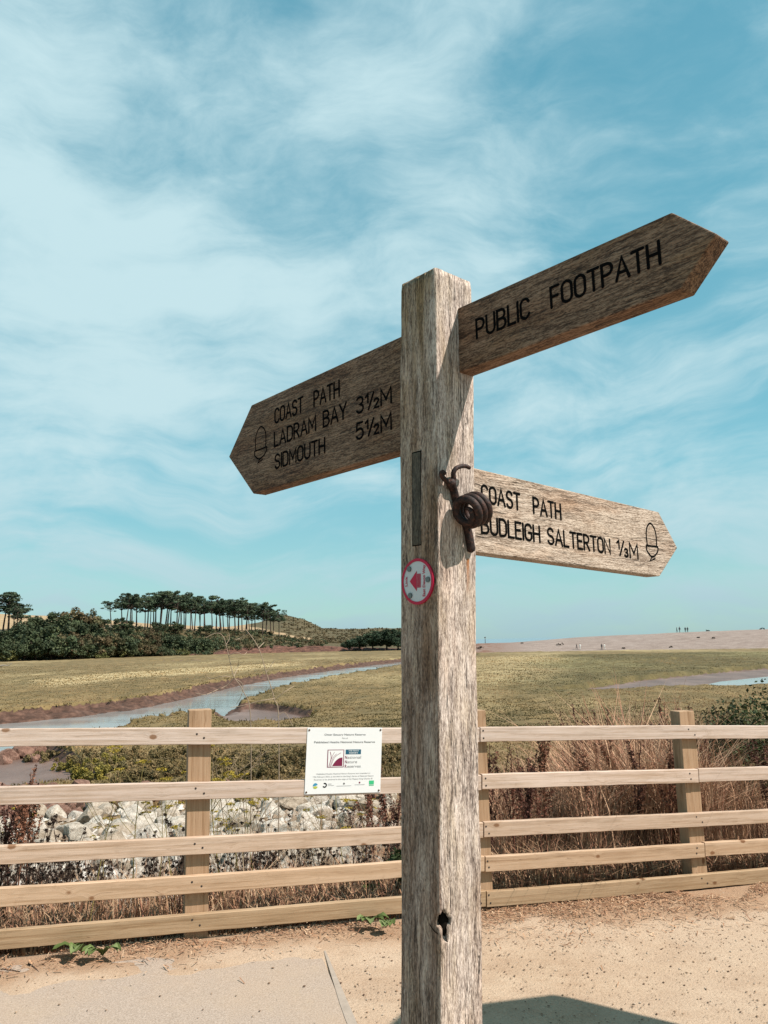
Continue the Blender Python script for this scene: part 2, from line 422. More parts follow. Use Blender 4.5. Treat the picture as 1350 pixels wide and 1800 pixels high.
def mat_marsh():
    m, nt, b = new_mat('salt_marsh')
    co = nt.add('ShaderNodeTexCoord').outputs['Object']
    n1 = nt.noise(nt.map(co, sc=(0.045, 0.02, 0.1)), 1.0, 6, 0.62); n2 = nt.noise(nt.map(co, sc=(0.5, 0.25, 0.6)), 1.0, 6, 0.7); n3 = nt.noise(co, 5.0, 5, 0.7)
    g = nt.ramp(n2, [(0.30, (0.098, 0.076, 0.029)), (0.5, (0.175, 0.122, 0.050)), (0.72, (0.27, 0.185, 0.082))])
    g = nt.mix(nt.rng(n1, 0.48, 0.64, 0.0, 0.75), g, nt.ramp(n2, [(0.3, (0.23, 0.17, 0.075)), (0.7, (0.46, 0.36, 0.19))]))
    g = nt.mix(nt.math('MULTIPLY', attr_fac(nt, 'straw'), 0.85), g, nt.ramp(n3, [(0.3, (0.38, 0.29, 0.145)), (0.7, (0.58, 0.46, 0.26))]))
    g = nt.mix(1.0, g, nt.ramp(n3, [(0.3, (0.72,) * 3), (0.7, (1.2,) * 3)]), 'MULTIPLY')
    g = nt.mix(attr_fac(nt, 'green'), g, nt.mix(1.0, g, (0.62, 0.68, 0.60), 'MULTIPLY'))
    mud = nt.ramp(nt.noise(nt.map(co, sc=(1.3, 1.3, 4)), 1.0, 7, 0.72), [(0.34, (0.032, 0.018, 0.012)), (0.5, (0.085, 0.044, 0.030)), (0.68, (0.165, 0.092, 0.064))])
    wet = nt.ramp(nt.noise(nt.map(co, sc=(0.35, 0.2, 1)), 1.0, 5, 0.6), [(0.35, (0.115, 0.070, 0.054)), (0.65, (0.215, 0.14, 0.112))])
    mud = nt.mix(attr_fac(nt, 'flat'), mud, wet)
    mk = nt.rng(nt.math('ADD', attr_fac(nt, 'mud'), nt.math('MULTIPLY', nt.math('SUBTRACT', n3, 0.5), 0.7)), 0.42, 0.58)
    soil = nt.ramp(n3, [(0.3, (0.10, 0.06, 0.035)), (0.5, (0.20, 0.125, 0.07)), (0.7, (0.33, 0.22, 0.13))])
    c = nt.mix(attr_fac(nt, 'soil'), g, soil)
    c = nt.mix(mk, c, mud)
    nt.l.new(c, b.inputs['Base Color'])
    nt.l.new(nt.math('SUBTRACT', 0.92, nt.math('MULTIPLY', nt.math('MULTIPLY', mk, attr_fac(nt, 'flat')), 0.45)), b.inputs['Roughness'])
    nt.l.new(nt.bump(nt.math('ADD', n2, nt.math('MULTIPLY', n3, 0.5)), 0.6, 0.13), b.inputs['Normal'])
    return m


def mat_water(name, base=(0.10, 0.13, 0.125), sc=1.0, strength=0.12):
    m, nt, b = new_mat(name)
    co = nt.add('ShaderNodeTexCoord').outputs['Object']
    n = nt.noise(nt.map(co, sc=(0.9 * sc, 2.2 * sc, 1)), 1.0, 4, 0.6); n2 = nt.noise(nt.map(co, sc=(0.09, 0.22, 1)), 1.0, 3, 0.6)
    b.inputs['Base Color'].default_value = (*base, 1)
    nt.l.new(nt.rng(n2, 0.4, 0.65, 0.06, 0.22), b.inputs['Roughness'])
    b.inputs['Specular IOR Level'].default_value = 0.5; b.inputs['IOR'].default_value = 1.333
    nt.l.new(nt.bump(n, strength, 0.12), b.inputs['Normal'])
    return m


def mat_pebble():
    m, nt, b = new_mat('shingle')
    co = nt.add('ShaderNodeTexCoord').outputs['Object']
    n = nt.noise(nt.map(co, sc=(0.25, 0.5, 1.5)), 1.0, 6, 0.7); n2 = nt.noise(co, 3.0, 4, 0.7)
    c = nt.ramp(n, [(0.3, (0.22, 0.165, 0.138)), (0.5, (0.275, 0.213, 0.182)), (0.7, (0.33, 0.265, 0.23))])
    c = nt.mix(1.0, c, nt.ramp(n2, [(0.3, (0.8,) * 3), (0.7, (1.15,) * 3)]), 'MULTIPLY')
    c = nt.mix(nt.math('MULTIPLY', attr_fac(nt, 'red'), nt.rng(n, 0.35, 0.6)), c, (0.17, 0.085, 0.055))
    nt.l.new(c, b.inputs['Base Color']); nt.l.new(nt.bump(n2, 0.6, 0.2), b.inputs['Normal']); b.inputs['Roughness'].default_value = 0.95
    return m


def mat_hill():
    m, nt, b = new_mat('hillside')
    co = nt.add('ShaderNodeTexCoord').outputs['Object']
    n = nt.noise(nt.map(co, sc=(0.12, 0.1, 0.3)), 1.0, 6, 0.7); n2 = nt.noise(co, 0.8, 5, 0.7)
    heath = nt.ramp(n2, [(0.3, (0.07, 0.054, 0.024)), (0.5, (0.105, 0.078, 0.036)), (0.72, (0.15, 0.11, 0.053))])
    heath = nt.mix(nt.rng(n, 0.45, 0.65, 0.0, 0.55), heath, (0.055, 0.06, 0.026))
    field = nt.ramp(n, [(0.3, (0.32, 0.22, 0.12)), (0.7, (0.45, 0.32, 0.19))])
    rock = nt.ramp(nt.noise(nt.map(co, sc=(0.5, 0.5, 1.6)), 1.0, 5, 0.7), [(0.3, (0.035, 0.02, 0.016)), (0.5, (0.12, 0.055, 0.038)), (0.7, (0.22, 0.11, 0.075))])
    c = nt.mix(attr_fac(nt, 'field'), heath, field); c = nt.mix(attr_fac(nt, 'rock'), c, rock)
    nt.l.new(c, b.inputs['Base Color']); nt.l.new(nt.bump(n2, 0.8, 0.8), b.inputs['Normal']); b.inputs['Roughness'].default_value = 0.95
    return m


def mat_rock(name, stops, scale=3.0):
    m, nt, b = new_mat(name)
    oi = nt.add('ShaderNodeObjectInfo').outputs['Random']
    co = nt.vmath('ADD', nt.add('ShaderNodeTexCoord').outputs['Object'], nt.add('ShaderNodeCombineXYZ', {0: nt.math('MULTIPLY', oi, 50.0), 1: 0.0, 2: 0.0}).outputs[0])
    n = nt.noise(co, scale, 7, 0.68); c = nt.ramp(n, stops)
    c = nt.mix(1.0, c, nt.ramp(oi, [(0.0, (0.66, 0.58, 0.49)), (0.4, (0.92, 0.88, 0.82)), (1.0, (1.0, 0.98, 0.95))]), 'MULTIPLY')
    nt.l.new(c, b.inputs['Base Color']); nt.l.new(nt.bump(nt.noise(co, scale * 3, 6, 0.7), 0.8, 0.06), b.inputs['Normal']); b.inputs['Roughness'].default_value = 0.9
    return m


def mat_rust():
    m, nt, b = new_mat('rusty_iron')
    co = nt.add('ShaderNodeTexCoord').outputs['Object']
    n = nt.noise(co, 120, 6, 0.7); n2 = nt.noise(co, 420, 4, 0.7)
    c = nt.ramp(n, [(0.34, (0.009, 0.006, 0.005)), (0.5, (0.028, 0.013, 0.010)), (0.62, (0.075, 0.028, 0.017)), (0.74, (0.15, 0.065, 0.038))])
    nt.l.new(c, b.inputs['Base Color']); b.inputs['Roughness'].default_value = 0.62; b.inputs['Metallic'].default_value = 0.15
    nt.l.new(nt.bump(nt.math('ADD', n, nt.math('MULTIPLY', n2, 0.6)), 0.7, 0.0015), b.inputs['Normal'])
    return m


M = dict(
    path=mat_path(), slab=mat_slab(), marsh=mat_marsh(), river=mat_water('river_water', (0.27, 0.275, 0.265), 0.8, 0.10), sea=mat_plain('sea_water', (0.175, 0.268, 0.31), 0.8),
    pebble=mat_pebble(), hill=mat_hill(), rust=mat_rust(), plant=mat_plant('dry_plant', 0.8, 0.12), leaf=mat_plant('foliage', 0.65, 0.12), grass=mat_plant('marsh_grass', 0.8, 0.2),
    bark=mat_plain('bark', (0.075, 0.050, 0.038), 0.9, 0, 0.4, 3),
    white_rock=mat_rock('limestone', [(0.28, (0.19, 0.155, 0.125)), (0.42, (0.44, 0.385, 0.325)), (0.62, (0.66, 0.61, 0.55))]),
    red_rock=mat_rock('red_sandstone', [(0.3, (0.10, 0.055, 0.042)), (0.5, (0.22, 0.12, 0.09)), (0.7, (0.34, 0.22, 0.17))]),
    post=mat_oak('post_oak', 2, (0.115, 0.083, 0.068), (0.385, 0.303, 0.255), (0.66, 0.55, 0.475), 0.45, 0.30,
                 rust=[(0.032, 1.768, 0.0062, 0.080, (0.34, 0.115, 0.022), 1.0)], shade_grime=1.0),
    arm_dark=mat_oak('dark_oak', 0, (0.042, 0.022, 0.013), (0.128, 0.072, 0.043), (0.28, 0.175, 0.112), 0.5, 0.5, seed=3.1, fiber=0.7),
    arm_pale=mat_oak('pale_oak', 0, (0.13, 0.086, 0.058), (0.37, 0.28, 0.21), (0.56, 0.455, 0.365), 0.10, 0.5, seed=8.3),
    tenon=mat_oak('tenon_oak', 2, (0.03, 0.026, 0.02), (0.075, 0.062, 0.047), (0.13, 0.11, 0.085), 0.4, 0.2, seed=5.0),
    timber_x=mat_timber('rail_timber', 0), timber_z=mat_timber('post_timber', 2),
    black=mat_plain('black_paint', (0.006, 0.006, 0.006), 1.0), hole=mat_plain('hole_black', (0.012, 0.010, 0.008), 0.95),
    white=mat_plain('white_sign', (0.80, 0.80, 0.79), 0.45), grey=mat_plain('sign_grey', (0.16, 0.16, 0.16), 0.6), plum=mat_plain('sign_plum', (0.19, 0.015, 0.055), 0.5),
    teal=mat_plain('sign_teal', (0.01, 0.10, 0.16), 0.5), green=mat_plain('sign_green', (0.05, 0.50, 0.22), 0.5), blue=mat_plain('sign_blue', (0.05, 0.28, 0.45), 0.5), lime=mat_plain('sign_lime', (0.45, 0.5, 0.08), 0.5),
    midgrey=mat_plain('sign_text_grey', (0.28, 0.28, 0.28), 0.6),
    crimson=mat_plain('disc_crimson', (0.50, 0.008, 0.045), 0.45), disc=mat_plain('disc_white', (0.60, 0.60, 0.60), 0.4), screw=mat_plain('screw_steel', (0.18, 0.19, 0.18), 0.45, 0.6, 0.3, 400),
    brown_screw=mat_plain('rusty_screw', (0.10, 0.055, 0.03), 0.6, 0.3, 0.3, 300),
    nail=mat_plain('nail_iron', (0.04, 0.03, 0.025), 0.7), canvas=mat_plain('canvas', (0.60, 0.55, 0.45), 0.9, 0, 0.05, 5), pole=mat_plain('pole_wood', (0.30, 0.20, 0.11), 0.6, 0, 0.2, 8),
    coat=mat_plain('dark_clothes', (0.035, 0.04, 0.055), 0.9), paleshirt=mat_plain('pale_clothes', (0.70, 0.70, 0.68), 0.9), skin=mat_plain('skin', (0.45, 0.27, 0.19), 0.6), hair=mat_plain('hair', (0.05, 0.03, 0.02), 0.8),
)

# ------------------------------------------------------------------ terrain
FC, FM = 4.84, 0.348                       # fence line  y = FC + FM x
FN = math.sqrt(1 + FM * FM)


def fence_s(x, y): return (y - FC - FM * x) / FN          # metres beyond the fence
def gz(x): return -0.012 - 0.042 * np.clip(x, -6, 7)       # level of the path


def poly_px(pts, z): return [tuple(px_ground(u, v, z)[:2]) for u, v in pts]


WATER_Z = -3.4
RIVER = poly_px([(-420, 1322), (-150, 1292), (0, 1273), (130, 1261), (230, 1249), (330, 1228), (420, 1206), (500, 1191), (600, 1176.5), (700, 1164.5), (760, 1158.5), (830, 1154),
                 (830, 1158), (760, 1166.5), (700, 1177), (640, 1188), (560, 1203), (480, 1221), (430, 1241), (398, 1254), (400, 1262), (330, 1268), (200, 1286), (120, 1310), (60, 1326), (0, 1338), (-420, 1392)], WATER_Z)
INLET = poly_px([(395, 1250), (440, 1243), (500, 1249), (545, 1259), (530, 1272), (470, 1279), (420, 1277), (385, 1266)], -3.0)
NEARMUD = poly_px([(-420, 1372), (-100, 1340), (0, 1327), (70, 1319), (110, 1338), (150, 1362), (165, 1385), (90, 1395), (0, 1405), (-420, 1440)], -3.05)
CREEK = poly_px([(985, 1216), (1060, 1204), (1130, 1194), (1200, 1187), (1260, 1181), (1350, 1174), (1600, 1158), (1600, 1195), (1350, 1209), (1230, 1211), (1150, 1213), (1060, 1219)], -2.9)
CREEKWATER = poly_px([(1210, 1207), (1262, 1196), (1350, 1187), (1600, 1172), (1600, 1188), (1350, 1205)], -3.0)
DITCH = poly_px([(1090, 1167), (1130, 1161), (1190, 1157.5), (1190, 1160), (1130, 1164)], -2.7)
DITCH2 = poly_px([(230, 1164), (330, 1160), (430, 1158.5), (430, 1160), (330, 1162.5)], -2.7)
GOLD = poly_px([(820, 1158), (960, 1150), (1010, 1160), (960, 1185), (900, 1215), (840, 1245), (800, 1250)], -2.5)
GREENP = poly_px([(985, 1151), (1250, 1146), (1600, 1143), (1600, 1165), (1350, 1180), (1130, 1199), (1000, 1222), (900, 1240), (930, 1200)], -2.5)
STRAW = poly_px([(75, 1196), (140, 1188), (260, 1180), (400, 1172), (520, 1164), (520, 1170), (400, 1181), (230, 1192), (150, 1200), (90, 1206)], -2.5)


def terrain(x, y):
    s = fence_s(x, y)
    n1 = fbm(x * 0.12, y * 0.12, 4); n2 = fbm(x * 0.9 + 40, y * 0.9, 3); n3 = fbm(x * 0.35 + 9, y * 0.35 + 5, 3)
    land = np.interp(s, [0.2, 0.7, 2, 4.5, 9, 14, 19, 26, 60, 300], [-0.02, -0.10, -0.45, -1.0, -1.75, -2.3, -2.6, -2.6, -2.5, -2.4])
    right = np.interp(x - 0.12 * y, [-1, 3], [0, 1])
    land += right * np.interp(s, [0.5, 4, 10, 20, 40], [0, -0.1, -0.35, 0.1, 0])
    land += gz(x) * np.interp(s, [0, 4], [1, 0]) + np.interp(s, [0.6, 3, 20], [0.0, 0.06, 0.12]) * (n1 + 0.5 * n3) + np.interp(s, [0.5, 3], [0.01, 0.05]) * n2
    land += np.interp(s, [15, 30], [0, 0.10]) * np.maximum(n2, -0.3)
    jag = 0.8 * n2 + 0.9 * n3 + 0.4 * fbm(x * 2.2, y * 2.2, 2)
    d = sdf(x, y, RIVER) + 0.35 * n2 * np.interp(np.hypot(x, y), [30, 120], [0.6, 1.6])
    hb = np.interp(d + np.interp(d, [0, 0.8], [0, 1]) * jag, [-8, -1, 0, 0.55, 1.1, 1.35, 1.7, 2.3, 60], [-4.3, -3.75, WATER_Z, -3.12, -2.95, -2.65, -2.45, -2.25, 60])
    hb += np.interp(d, [0, 1, 2], [0, 0.05, 0]) * n2
    h = np.minimum(land, hb)
    flat = np.zeros_like(h)
    for P, lvl in ((INLET, -3.12), (NEARMUD, -3.15), (CREEK, -3.05), (DITCH, -2.95), (DITCH2, -2.95)):
        dd = sdf(x, y, P) + 0.3 * n2 * (0.6 if P in (INLET, NEARMUD) else 1.5)
        hh = np.interp(dd, [-4, 0, 0.35, 0.7, 1.2, 40], [lvl - 0.06, lvl, lvl + 0.32, -2.55, -2.2, 60])
        flat = np.maximum(flat, np.interp(dd, [-0.2, 0.05], [1, 0])); h = np.minimum(h, hh)
    dd = sdf(x, y, CREEKWATER); h = np.minimum(h, np.interp(dd, [-2, 0, 3, 40], [-3.3, -3.1, -2.2, 60]))
    mud = np.interp(land - h, [0.10, 0.22], [0, 1])
    nearcreek = np.minimum(sdf(x, y, CREEK), np.minimum(sdf(x, y, DITCH), sdf(x, y, DITCH2))) < 4.0      # creek sides are grown over, only the bed is mud
    mud = np.where(nearcreek, np.minimum(mud, np.interp(flat, [0.2, 0.6], [0, 1])), mud)
    return h, mud, flat, land


def soil_at(x, y): return np.interp(fence_s(x, y), [13, 21], [1, 0])


NA, NR = 640, 620
ang = np.linspace(math.radians(-44), math.radians(46), NA)
rad = np.concatenate([np.geomspace(3.6, 24, 150, endpoint=False), np.geomspace(24, 90, 280, endpoint=False), np.geomspace(90, 440, NR - 430)])
AA, RR = np.meshgrid(ang, rad); X = RR * np.sin(AA); Y = RR * np.cos(AA)
Hh, MUD, FLAT, LAND = terrain(X, Y)
Hh = np.where(fence_s(X, Y) < 0.45, np.minimum(Hh, gz(X) - 0.12), Hh)
straw = np.maximum(np.interp(sdf(X, Y, STRAW), [-2, 3], [1, 0]), 0.6 * np.interp(sdf(X, Y, GOLD) + 6 * fbm(X * 0.1, Y * 0.06, 3), [-5, 4], [1, 0]))
V = np.stack([X, Y, Hh], -1).reshape(-1, 3)
idx = np.arange(NA * NR).reshape(NR, NA)
Fq = np.stack([idx[:-1, :-1], idx[:-1, 1:], idx[1:, 1:], idx[1:, :-1]], -1).reshape(-1, 4)
cy = fence_s(X, Y)[:-1, :-1].reshape(-1)
Fq = Fq[cy > 0.05]
me = np_mesh('marsh', V, Fq, attrs={'mud': MUD, 'flat': FLAT, 'straw': straw, 'soil': soil_at(X, Y), 'green': np.interp(sdf(X, Y, GREENP) + 5 * fbm(X * 0.12, Y * 0.07, 3), [-4, 4], [1, 0])}, smooth=True)
tag(link('marsh', me, M['marsh']), kind='structure')


def flat_sheet(name, pts, z, mat):
    bm = bmesh.new(); bm.faces.new([bm.verts.new((x, y, z)) for x, y in pts]); bmesh.ops.triangulate(bm, faces=bm.faces)
    return tag(link(name, bm_mesh(name, bm), mat), kind='structure')


xs = [p[0] for p in RIVER]; ys = [p[1] for p in RIVER]
flat_sheet('river', [(-60, 18), (25, 24), (60, 190), (-20, 190), (-75, 60)], WATER_Z, M['river'])
cx0, cy0 = np.mean(CREEKWATER, 0)
flat_sheet('creek', [(p[0] + (p[0] - cx0) * 0.08, p[1] + (p[1] - cy0) * 0.08) for p in CREEKWATER], -3.12, M['river'])
flat_sheet('sea', [(-30000, 200), (30000, 200), (30000, 40000), (-30000, 40000)], -3.9, M['sea'])

# path: sandy gravel in front of the fence
gx = np.linspace(-9, 11, 300); gs = np.concatenate([np.linspace(-9, -1.2, 60, endpoint=False), np.linspace(-1.2, 0.75, 90)])
GX, GS = np.meshgrid(gx, gs); GY = FC + FM * GX + GS * FN
GZ = gz(GX) + 0.003 * fbm(GX * 1.5, GY * 1.5, 4) + np.interp(GS, [-0.6, -0.25, 0.1], [0, 0.012, 0.0]) * (1 + fbm(GX * 6, GY * 6, 3)) - np.interp(GS, [0.0, 0.55], [0, 0.25])
verge = np.interp(GS + 0.22 * fbm(GX * 1.3, GY * 1.3, 3) - np.interp(GX, [0.3, 2.5], [0.0, -0.12]), [-0.75, -0.35, -0.1], [0, 0.45, 1])
idx = np.arange(GX.size).reshape(GX.shape)
Fq = np.stack([idx[:-1, :-1], idx[:-1, 1:], idx[1:, 1:], idx[1:, :-1]], -1).reshape(-1, 4)
tag(link('path', np_mesh('path', np.stack([GX, GY, GZ], -1).reshape(-1, 3), Fq, attrs={'verge': verge}, smooth=True), M['path']), kind='structure')

# concrete slab let into the path, its far edge drifted over with sand
e0 = px_ground(570, 1675, -0.01); e1 = px_ground(625, 1800, -0.01); ed = (e1 - e0).normalized()
sx = np.linspace(0, 1, 200); sy = np.linspace(0, 1, 120); SX, SY = np.meshgrid(sx, sy)
far = np.array([e0.x, e0.y]); PX = far[0] + ed.x * SY * 6 - SX * 6.0; PY = far[1] + ed.y * SY * 6 - SX * 0.05 - SX * 6 * FM * 0.35
drop = np.interp(SY * 6 + 0.10 * fbm(PX * 3, PY * 3, 4), [0.0, 0.10], [-0.012, 0])
edge = np.where(SX == 0, -0.05, 0)
SZ = gz(PX) + 0.0065 + drop + edge
idx = np.arange(SX.size).reshape(SX.shape); Fq = np.stack([idx[:-1, :-1], idx[1:, :-1], idx[1:, 1:], idx[:-1, 1:]], -1).reshape(-1, 4)
slab = tag(link('pavement', np_mesh('pavement', np.stack([PX, PY, SZ], -1).reshape(-1, 3), Fq, smooth=False), M['slab']), kind='structure')
bm = bmesh.new(); q = Vector((-ed.y, ed.x, 0)); q = q if q.x < 0 else -q
pts = []
for i in range(41):
    t = 0.03 + i / 40 * 5.9; p = e0 + ed * t; w = 0.006 + 0.034 * min(1, t / 0.7)
    pts.append((bm.verts.new((p.x - q.x * .002, p.y, gz(p.x) + 0.0092)), bm.verts.new((p.x + q.x * w, p.y + q.y * w, gz(p.x + q.x * w) + 0.0087))))
for a, b_ in zip(pts, pts[1:]): bm.faces.new((a[0], a[1], b_[1], b_[0]))
link('edge_strip', bm_mesh('edge_strip', bm), mat_plain('smooth_concrete', (0.345, 0.285, 0.232), 0.8, 0, 0.12, 25), slab)

# pebble beach ridge
bu = np.linspace(815, 1750, 260); crest = np.interp(bu, [815, 840, 870, 900, 1000, 1080, 1150, 1250, 1350, 1750], [1136, 1131, 1130.5, 1129.5, 1121.5, 1117, 1114, 1109.5, 1106, 1094])
rows = []; red = []
for k, f in enumerate(np.linspace(0, 1, 26)):
    r_ = 232 + f * 34 - np.interp(bu, [1000, 1750], [0, 40])
    row = []
    for u, c in zip(bu, crest):
        top = px_dist(u, c, 262 - np.interp(u, [1000, 1750], [0, 40]) * 0.98); y_ = r_[list(bu).index(u)]
        prof = math.sin(min(f / 0.85, 1) * math.pi / 2) ** 0.85
        x_ = top.x * y_ / top.y; z_ = -3.2 + (top.z + 3.2) * prof
        row.append((x_, y_, z_ - max(0, f - 0.88) * 12)); red.append(float(np.interp(u, [860, 930], [1, 0])))
    rows.append(row)
Vb = np.array(rows).reshape(-1, 3); Vb[:, 2] += 0.16 * fbm(Vb[:, 0] * 0.12, Vb[:, 1] * 0.3, 4) * np.interp(Vb[:, 2], [-3.2, -1], [0, 1])
idx = np.arange(len(Vb)).reshape(26, 260); Fq = np.stack([idx[:-1, :-1], idx[:-1, 1:], idx[1:, 1:], idx[1:, :-1]], -1).reshape(-1, 4)
beach_me = np_mesh('beach', Vb, Fq, attrs={'red': np.array(red)}, smooth=True)
tag(link('beach', beach_me, M['pebble']), kind='structure')

# wooded headland across the river
hk_ = lambda u: float(np.interp(u, [0, 300, 500, 840], [1.18, 1.42, 1.60, 1.62]))     # how far the shore lies, against 205 m
hu = np.linspace(-330, 835, 300)
sky_v = np.interp(hu, [-330, 0, 70, 180, 270, 400, 455, 480, 500, 530, 567, 615, 659, 702, 760, 800, 835], [1070, 1079, 1082, 1089, 1097, 1102, 1094, 1086, 1081, 1087, 1104, 1106, 1104, 1104, 1114, 1126, 1138])
sho_v = np.interp(hu, [-330, 0, 100, 200, 300, 400, 450, 500, 540, 620, 702, 835], [1112, 1112, 1108, 1103, 1107, 1110, 1111, 1119, 1125, 1128, 1132, 1140])
rock_v = np.interp(hu, [-330, 370, 400, 460, 560, 610, 700, 835], [1162, 1152, 1142, 1137, 1135, 1138, 1140, 1142])
rows = []; fld = []; rck = []
fs = np.linspace(0, 1, 60)
for f in fs:
    row = []
    for u, sv, hv, rv in zip(hu, sky_v, sho_v, rock_v):
        K_ = hk_(u); base = Vector(px_dist(u, 1150, 205 * K_)); base.z = -2.7
        A = px_dist(u, rv, 208 * K_); B = px_dist(u, hv, 238 * K_); Cc = px_dist(u, sv, 330 * K_)
        ks = [0, 0.12, 0.5, 0.9, 1.0]; pt = [base, A, B, Cc, Cc + Vector((0, 40, -14))]
        x_, y_, z_ = (np.interp(f, ks, [p[i] for p in pt]) for i in range(3)); row.append((x_, y_, z_))
        isf = (1 if f > 0.5 else 0) * np.interp(u, [470, 480, 540, 560], [1, 1, 0.0, 0])
        trackv = np.interp(u, [400, 448, 493, 540], [1104, 1104, 1113.5, 1122])
        pv = 900 - FPX * ((CAMR.transposed() @ (Vector((x_, y_, z_)) - Vector((0, 0, EYE))))[1] / -(CAMR.transposed() @ (Vector((x_, y_, z_)) - Vector((0, 0, EYE))))[2])
        if u > 440: isf = 1.0 if (trackv - 1.2 < pv < trackv + 3.2 and u < 548 and f < 0.9) else 0.0
        fld.append(isf); rck.append(1.0 if (f < 0.15 and u > 330) else 0.0)
    rows.append(row)
Vh = np.array(rows).reshape(-1, 3); Vh[:, 2] += 0.35 * fbm(Vh[:, 0] * 0.15, Vh[:, 1] * 0.15, 4) * np.interp(Vh[:, 2], [-2.7, 0], [0, 1])
rk = np.array(rck); Vh[:, 1] += rk * 2.0 * fbm(Vh[:, 0] * 0.3, Vh[:, 2] * 0.6, 4)
NHU = len(hu)
idx = np.arange(len(Vh)).reshape(60, NHU); Fq = np.stack([idx[:-1, :-1], idx[:-1, 1:], idx[1:, 1:], idx[1:, :-1]], -1).reshape(-1, 4)
tag(link('hills', np_mesh('hills', Vh, Fq, attrs={'field': fld, 'rock': rk}, smooth=True), M['hill']), kind='structure')
HILLG = Vh.reshape(60, NHU, 3)


def hill_at(u, f):
    j = int(np.clip(np.searchsorted(hu, u), 0, NHU - 1)); i = int(np.clip(round(f * 59), 0, 59)); return Vector(HILLG[i, j])


# ------------------------------------------------------------------ foliage builders
def leaf_cloud(centers, radii, n_each, size, base_cols, rng, flat=1.0, up=0.35):
    """many small leaf quads on the shells of clumps"""
    VV = []; CC = []
    for c, r, col in zip(centers, radii, base_cols):
        n = n_each
        d = rng.normal(size=(n, 3)); d /= np.linalg.norm(d, axis=1)[:, None]
        rr = (0.45 + 0.6 * rng.random(n) ** 0.6)[:, None]
        p = np.array(c) + d * rr * np.array([r, r, r * flat])
        nr = d + 0.8 * rng.normal(size=(n, 3)) + [0, 0, up]; nr /= np.linalg.norm(nr, axis=1)[:, None]
        t = np.cross(nr, rng.normal(size=(n, 3))); t /= np.linalg.norm(t, axis=1)[:, None] + 1e-9
        b = np.cross(nr, t); s = size * (0.6 + 0.8 * rng.random(n))[:, None]
        q = np.stack([p - t * s, p - b * s * 0.6, p + t * s, p + b * s * 0.6], 1)
        VV.append(q.reshape(-1, 3)); k = (0.75 + 0.5 * rng.random(n))[:, None, None]
        CC.append(np.broadcast_to(np.array(col)[None, None, :] * k, (n, 4, 3)).reshape(-1, 3))
    V = np.concatenate(VV); C = np.concatenate(CC)
    return V, np.arange(len(V)).reshape(-1, 4), C


def blades(P, height, width, lean, cols, rng, seg=2):
    """curved grass blades, three triangles each"""
    n = len(P); a = rng.random(n) * 2 * math.pi
    side = np.stack([np.cos(a), np.sin(a), np.zeros(n)], 1); out = np.stack([-np.sin(a), np.cos(a), np.zeros(n)], 1)
    h = height[:, None]; l = lean[:, None] * h; w = width[:, None]
    up = np.array([0, 0, 1.0])
    b0 = P - side * w; b1 = P + side * w; m = P + up * h * 0.55 + out * l * 0.3
    m0 = m - side * w * 0.7; m1 = m + side * w * 0.7; tip = P + up * h * (1 - 0.35 * lean[:, None]) + out * l
    V = np.stack([b0, b1, m0, m1, tip], 1).reshape(-1, 3); o = np.arange(n)[:, None] * 5
    Fc = np.concatenate([o + [0, 1, 3], o + [0, 3, 2], o + [2, 3, 4]], 0)
    return V, Fc, np.repeat(cols, 5, 0)


def pick(rng, n, pal, var=0.25):
    pal = np.array(pal); return pal[rng.integers(0, len(pal), n)] * (1 - var + 2 * var * rng.random((n, 1)))


# marsh grass tussocks (one mass)
rng = np.random.default_rng(11)
n = 420000
r_ = np.exp(rng.uniform(math.log(15), math.log(190), n)); a_ = rng.uniform(math.radians(-32), math.radians(34), n)
gx_ = r_ * np.sin(a_); gy_ = r_ * np.cos(a_)
h_, mud_, flat_, land_ = terrain(gx_, gy_)
clump = fbm(gx_ * 0.6, gy_ * 0.6, 3)
keep = (mud_ < 0.45) & (fence_s(gx_, gy_) > 16.5) & (clump > -0.45) & (h_ > -2.95)
straw_ = np.maximum(np.interp(sdf(gx_, gy_, STRAW), [-1, 2.5], [1, 0]), 0.6 * np.interp(sdf(gx_, gy_, GOLD) + 6 * fbm(gx_ * 0.1, gy_ * 0.06, 3), [-5, 4], [1, 0]))
gx_, gy_, h_, r_, straw_, clump = (q[keep] for q in (gx_, gy_, h_, r_, straw_, clump))
n = len(gx_)
def marsh_tone(x, y):
    gm = np.interp(sdf(x, y, GREENP) + 5 * fbm(x * 0.12, y * 0.07, 3), [-4, 4], [1, 0])
    t = 0.5 + 1.15 * fbm(x * 0.09 + 3, y * 0.05 + 7, 4) + 0.75 * fbm(x * 0.45, y * 0.22, 3) - 0.42 * gm
    return np.stack([np.interp(t, [0, 0.35, 0.65, 1.0], c_) for c_ in ((0.095, 0.165, 0.245, 0.36), (0.078, 0.118, 0.160, 0.225), (0.030, 0.046, 0.070, 0.112))], 1)
cols = marsh_tone(gx_, gy_) * (0.86 + 0.28 * rng.random((n, 1)))
big = fbm(gx_ * 0.045, gy_ * 0.025, 4)[:, None]
cols = cols * (1 + 0.3 * np.clip(big, -0.6, 0.6)) + np.clip(big - 0.15, 0, 1) * np.array([0.30, 0.19, 0.08])
cols = np.where((rng.random((n, 1)) < straw_[:, None] * 0.85), pick(rng, n, [(0.42, 0.30, 0.15), (0.50, 0.37, 0.20)]), cols)
near = np.interp(r_, [20, 60, 200], [1, 0.55, 0.45])
ht = (0.05 + 0.09 * rng.random(n)) * near * (1 + 0.7 * np.clip(clump, 0, 1)) * (1 + 1.2 * straw_)
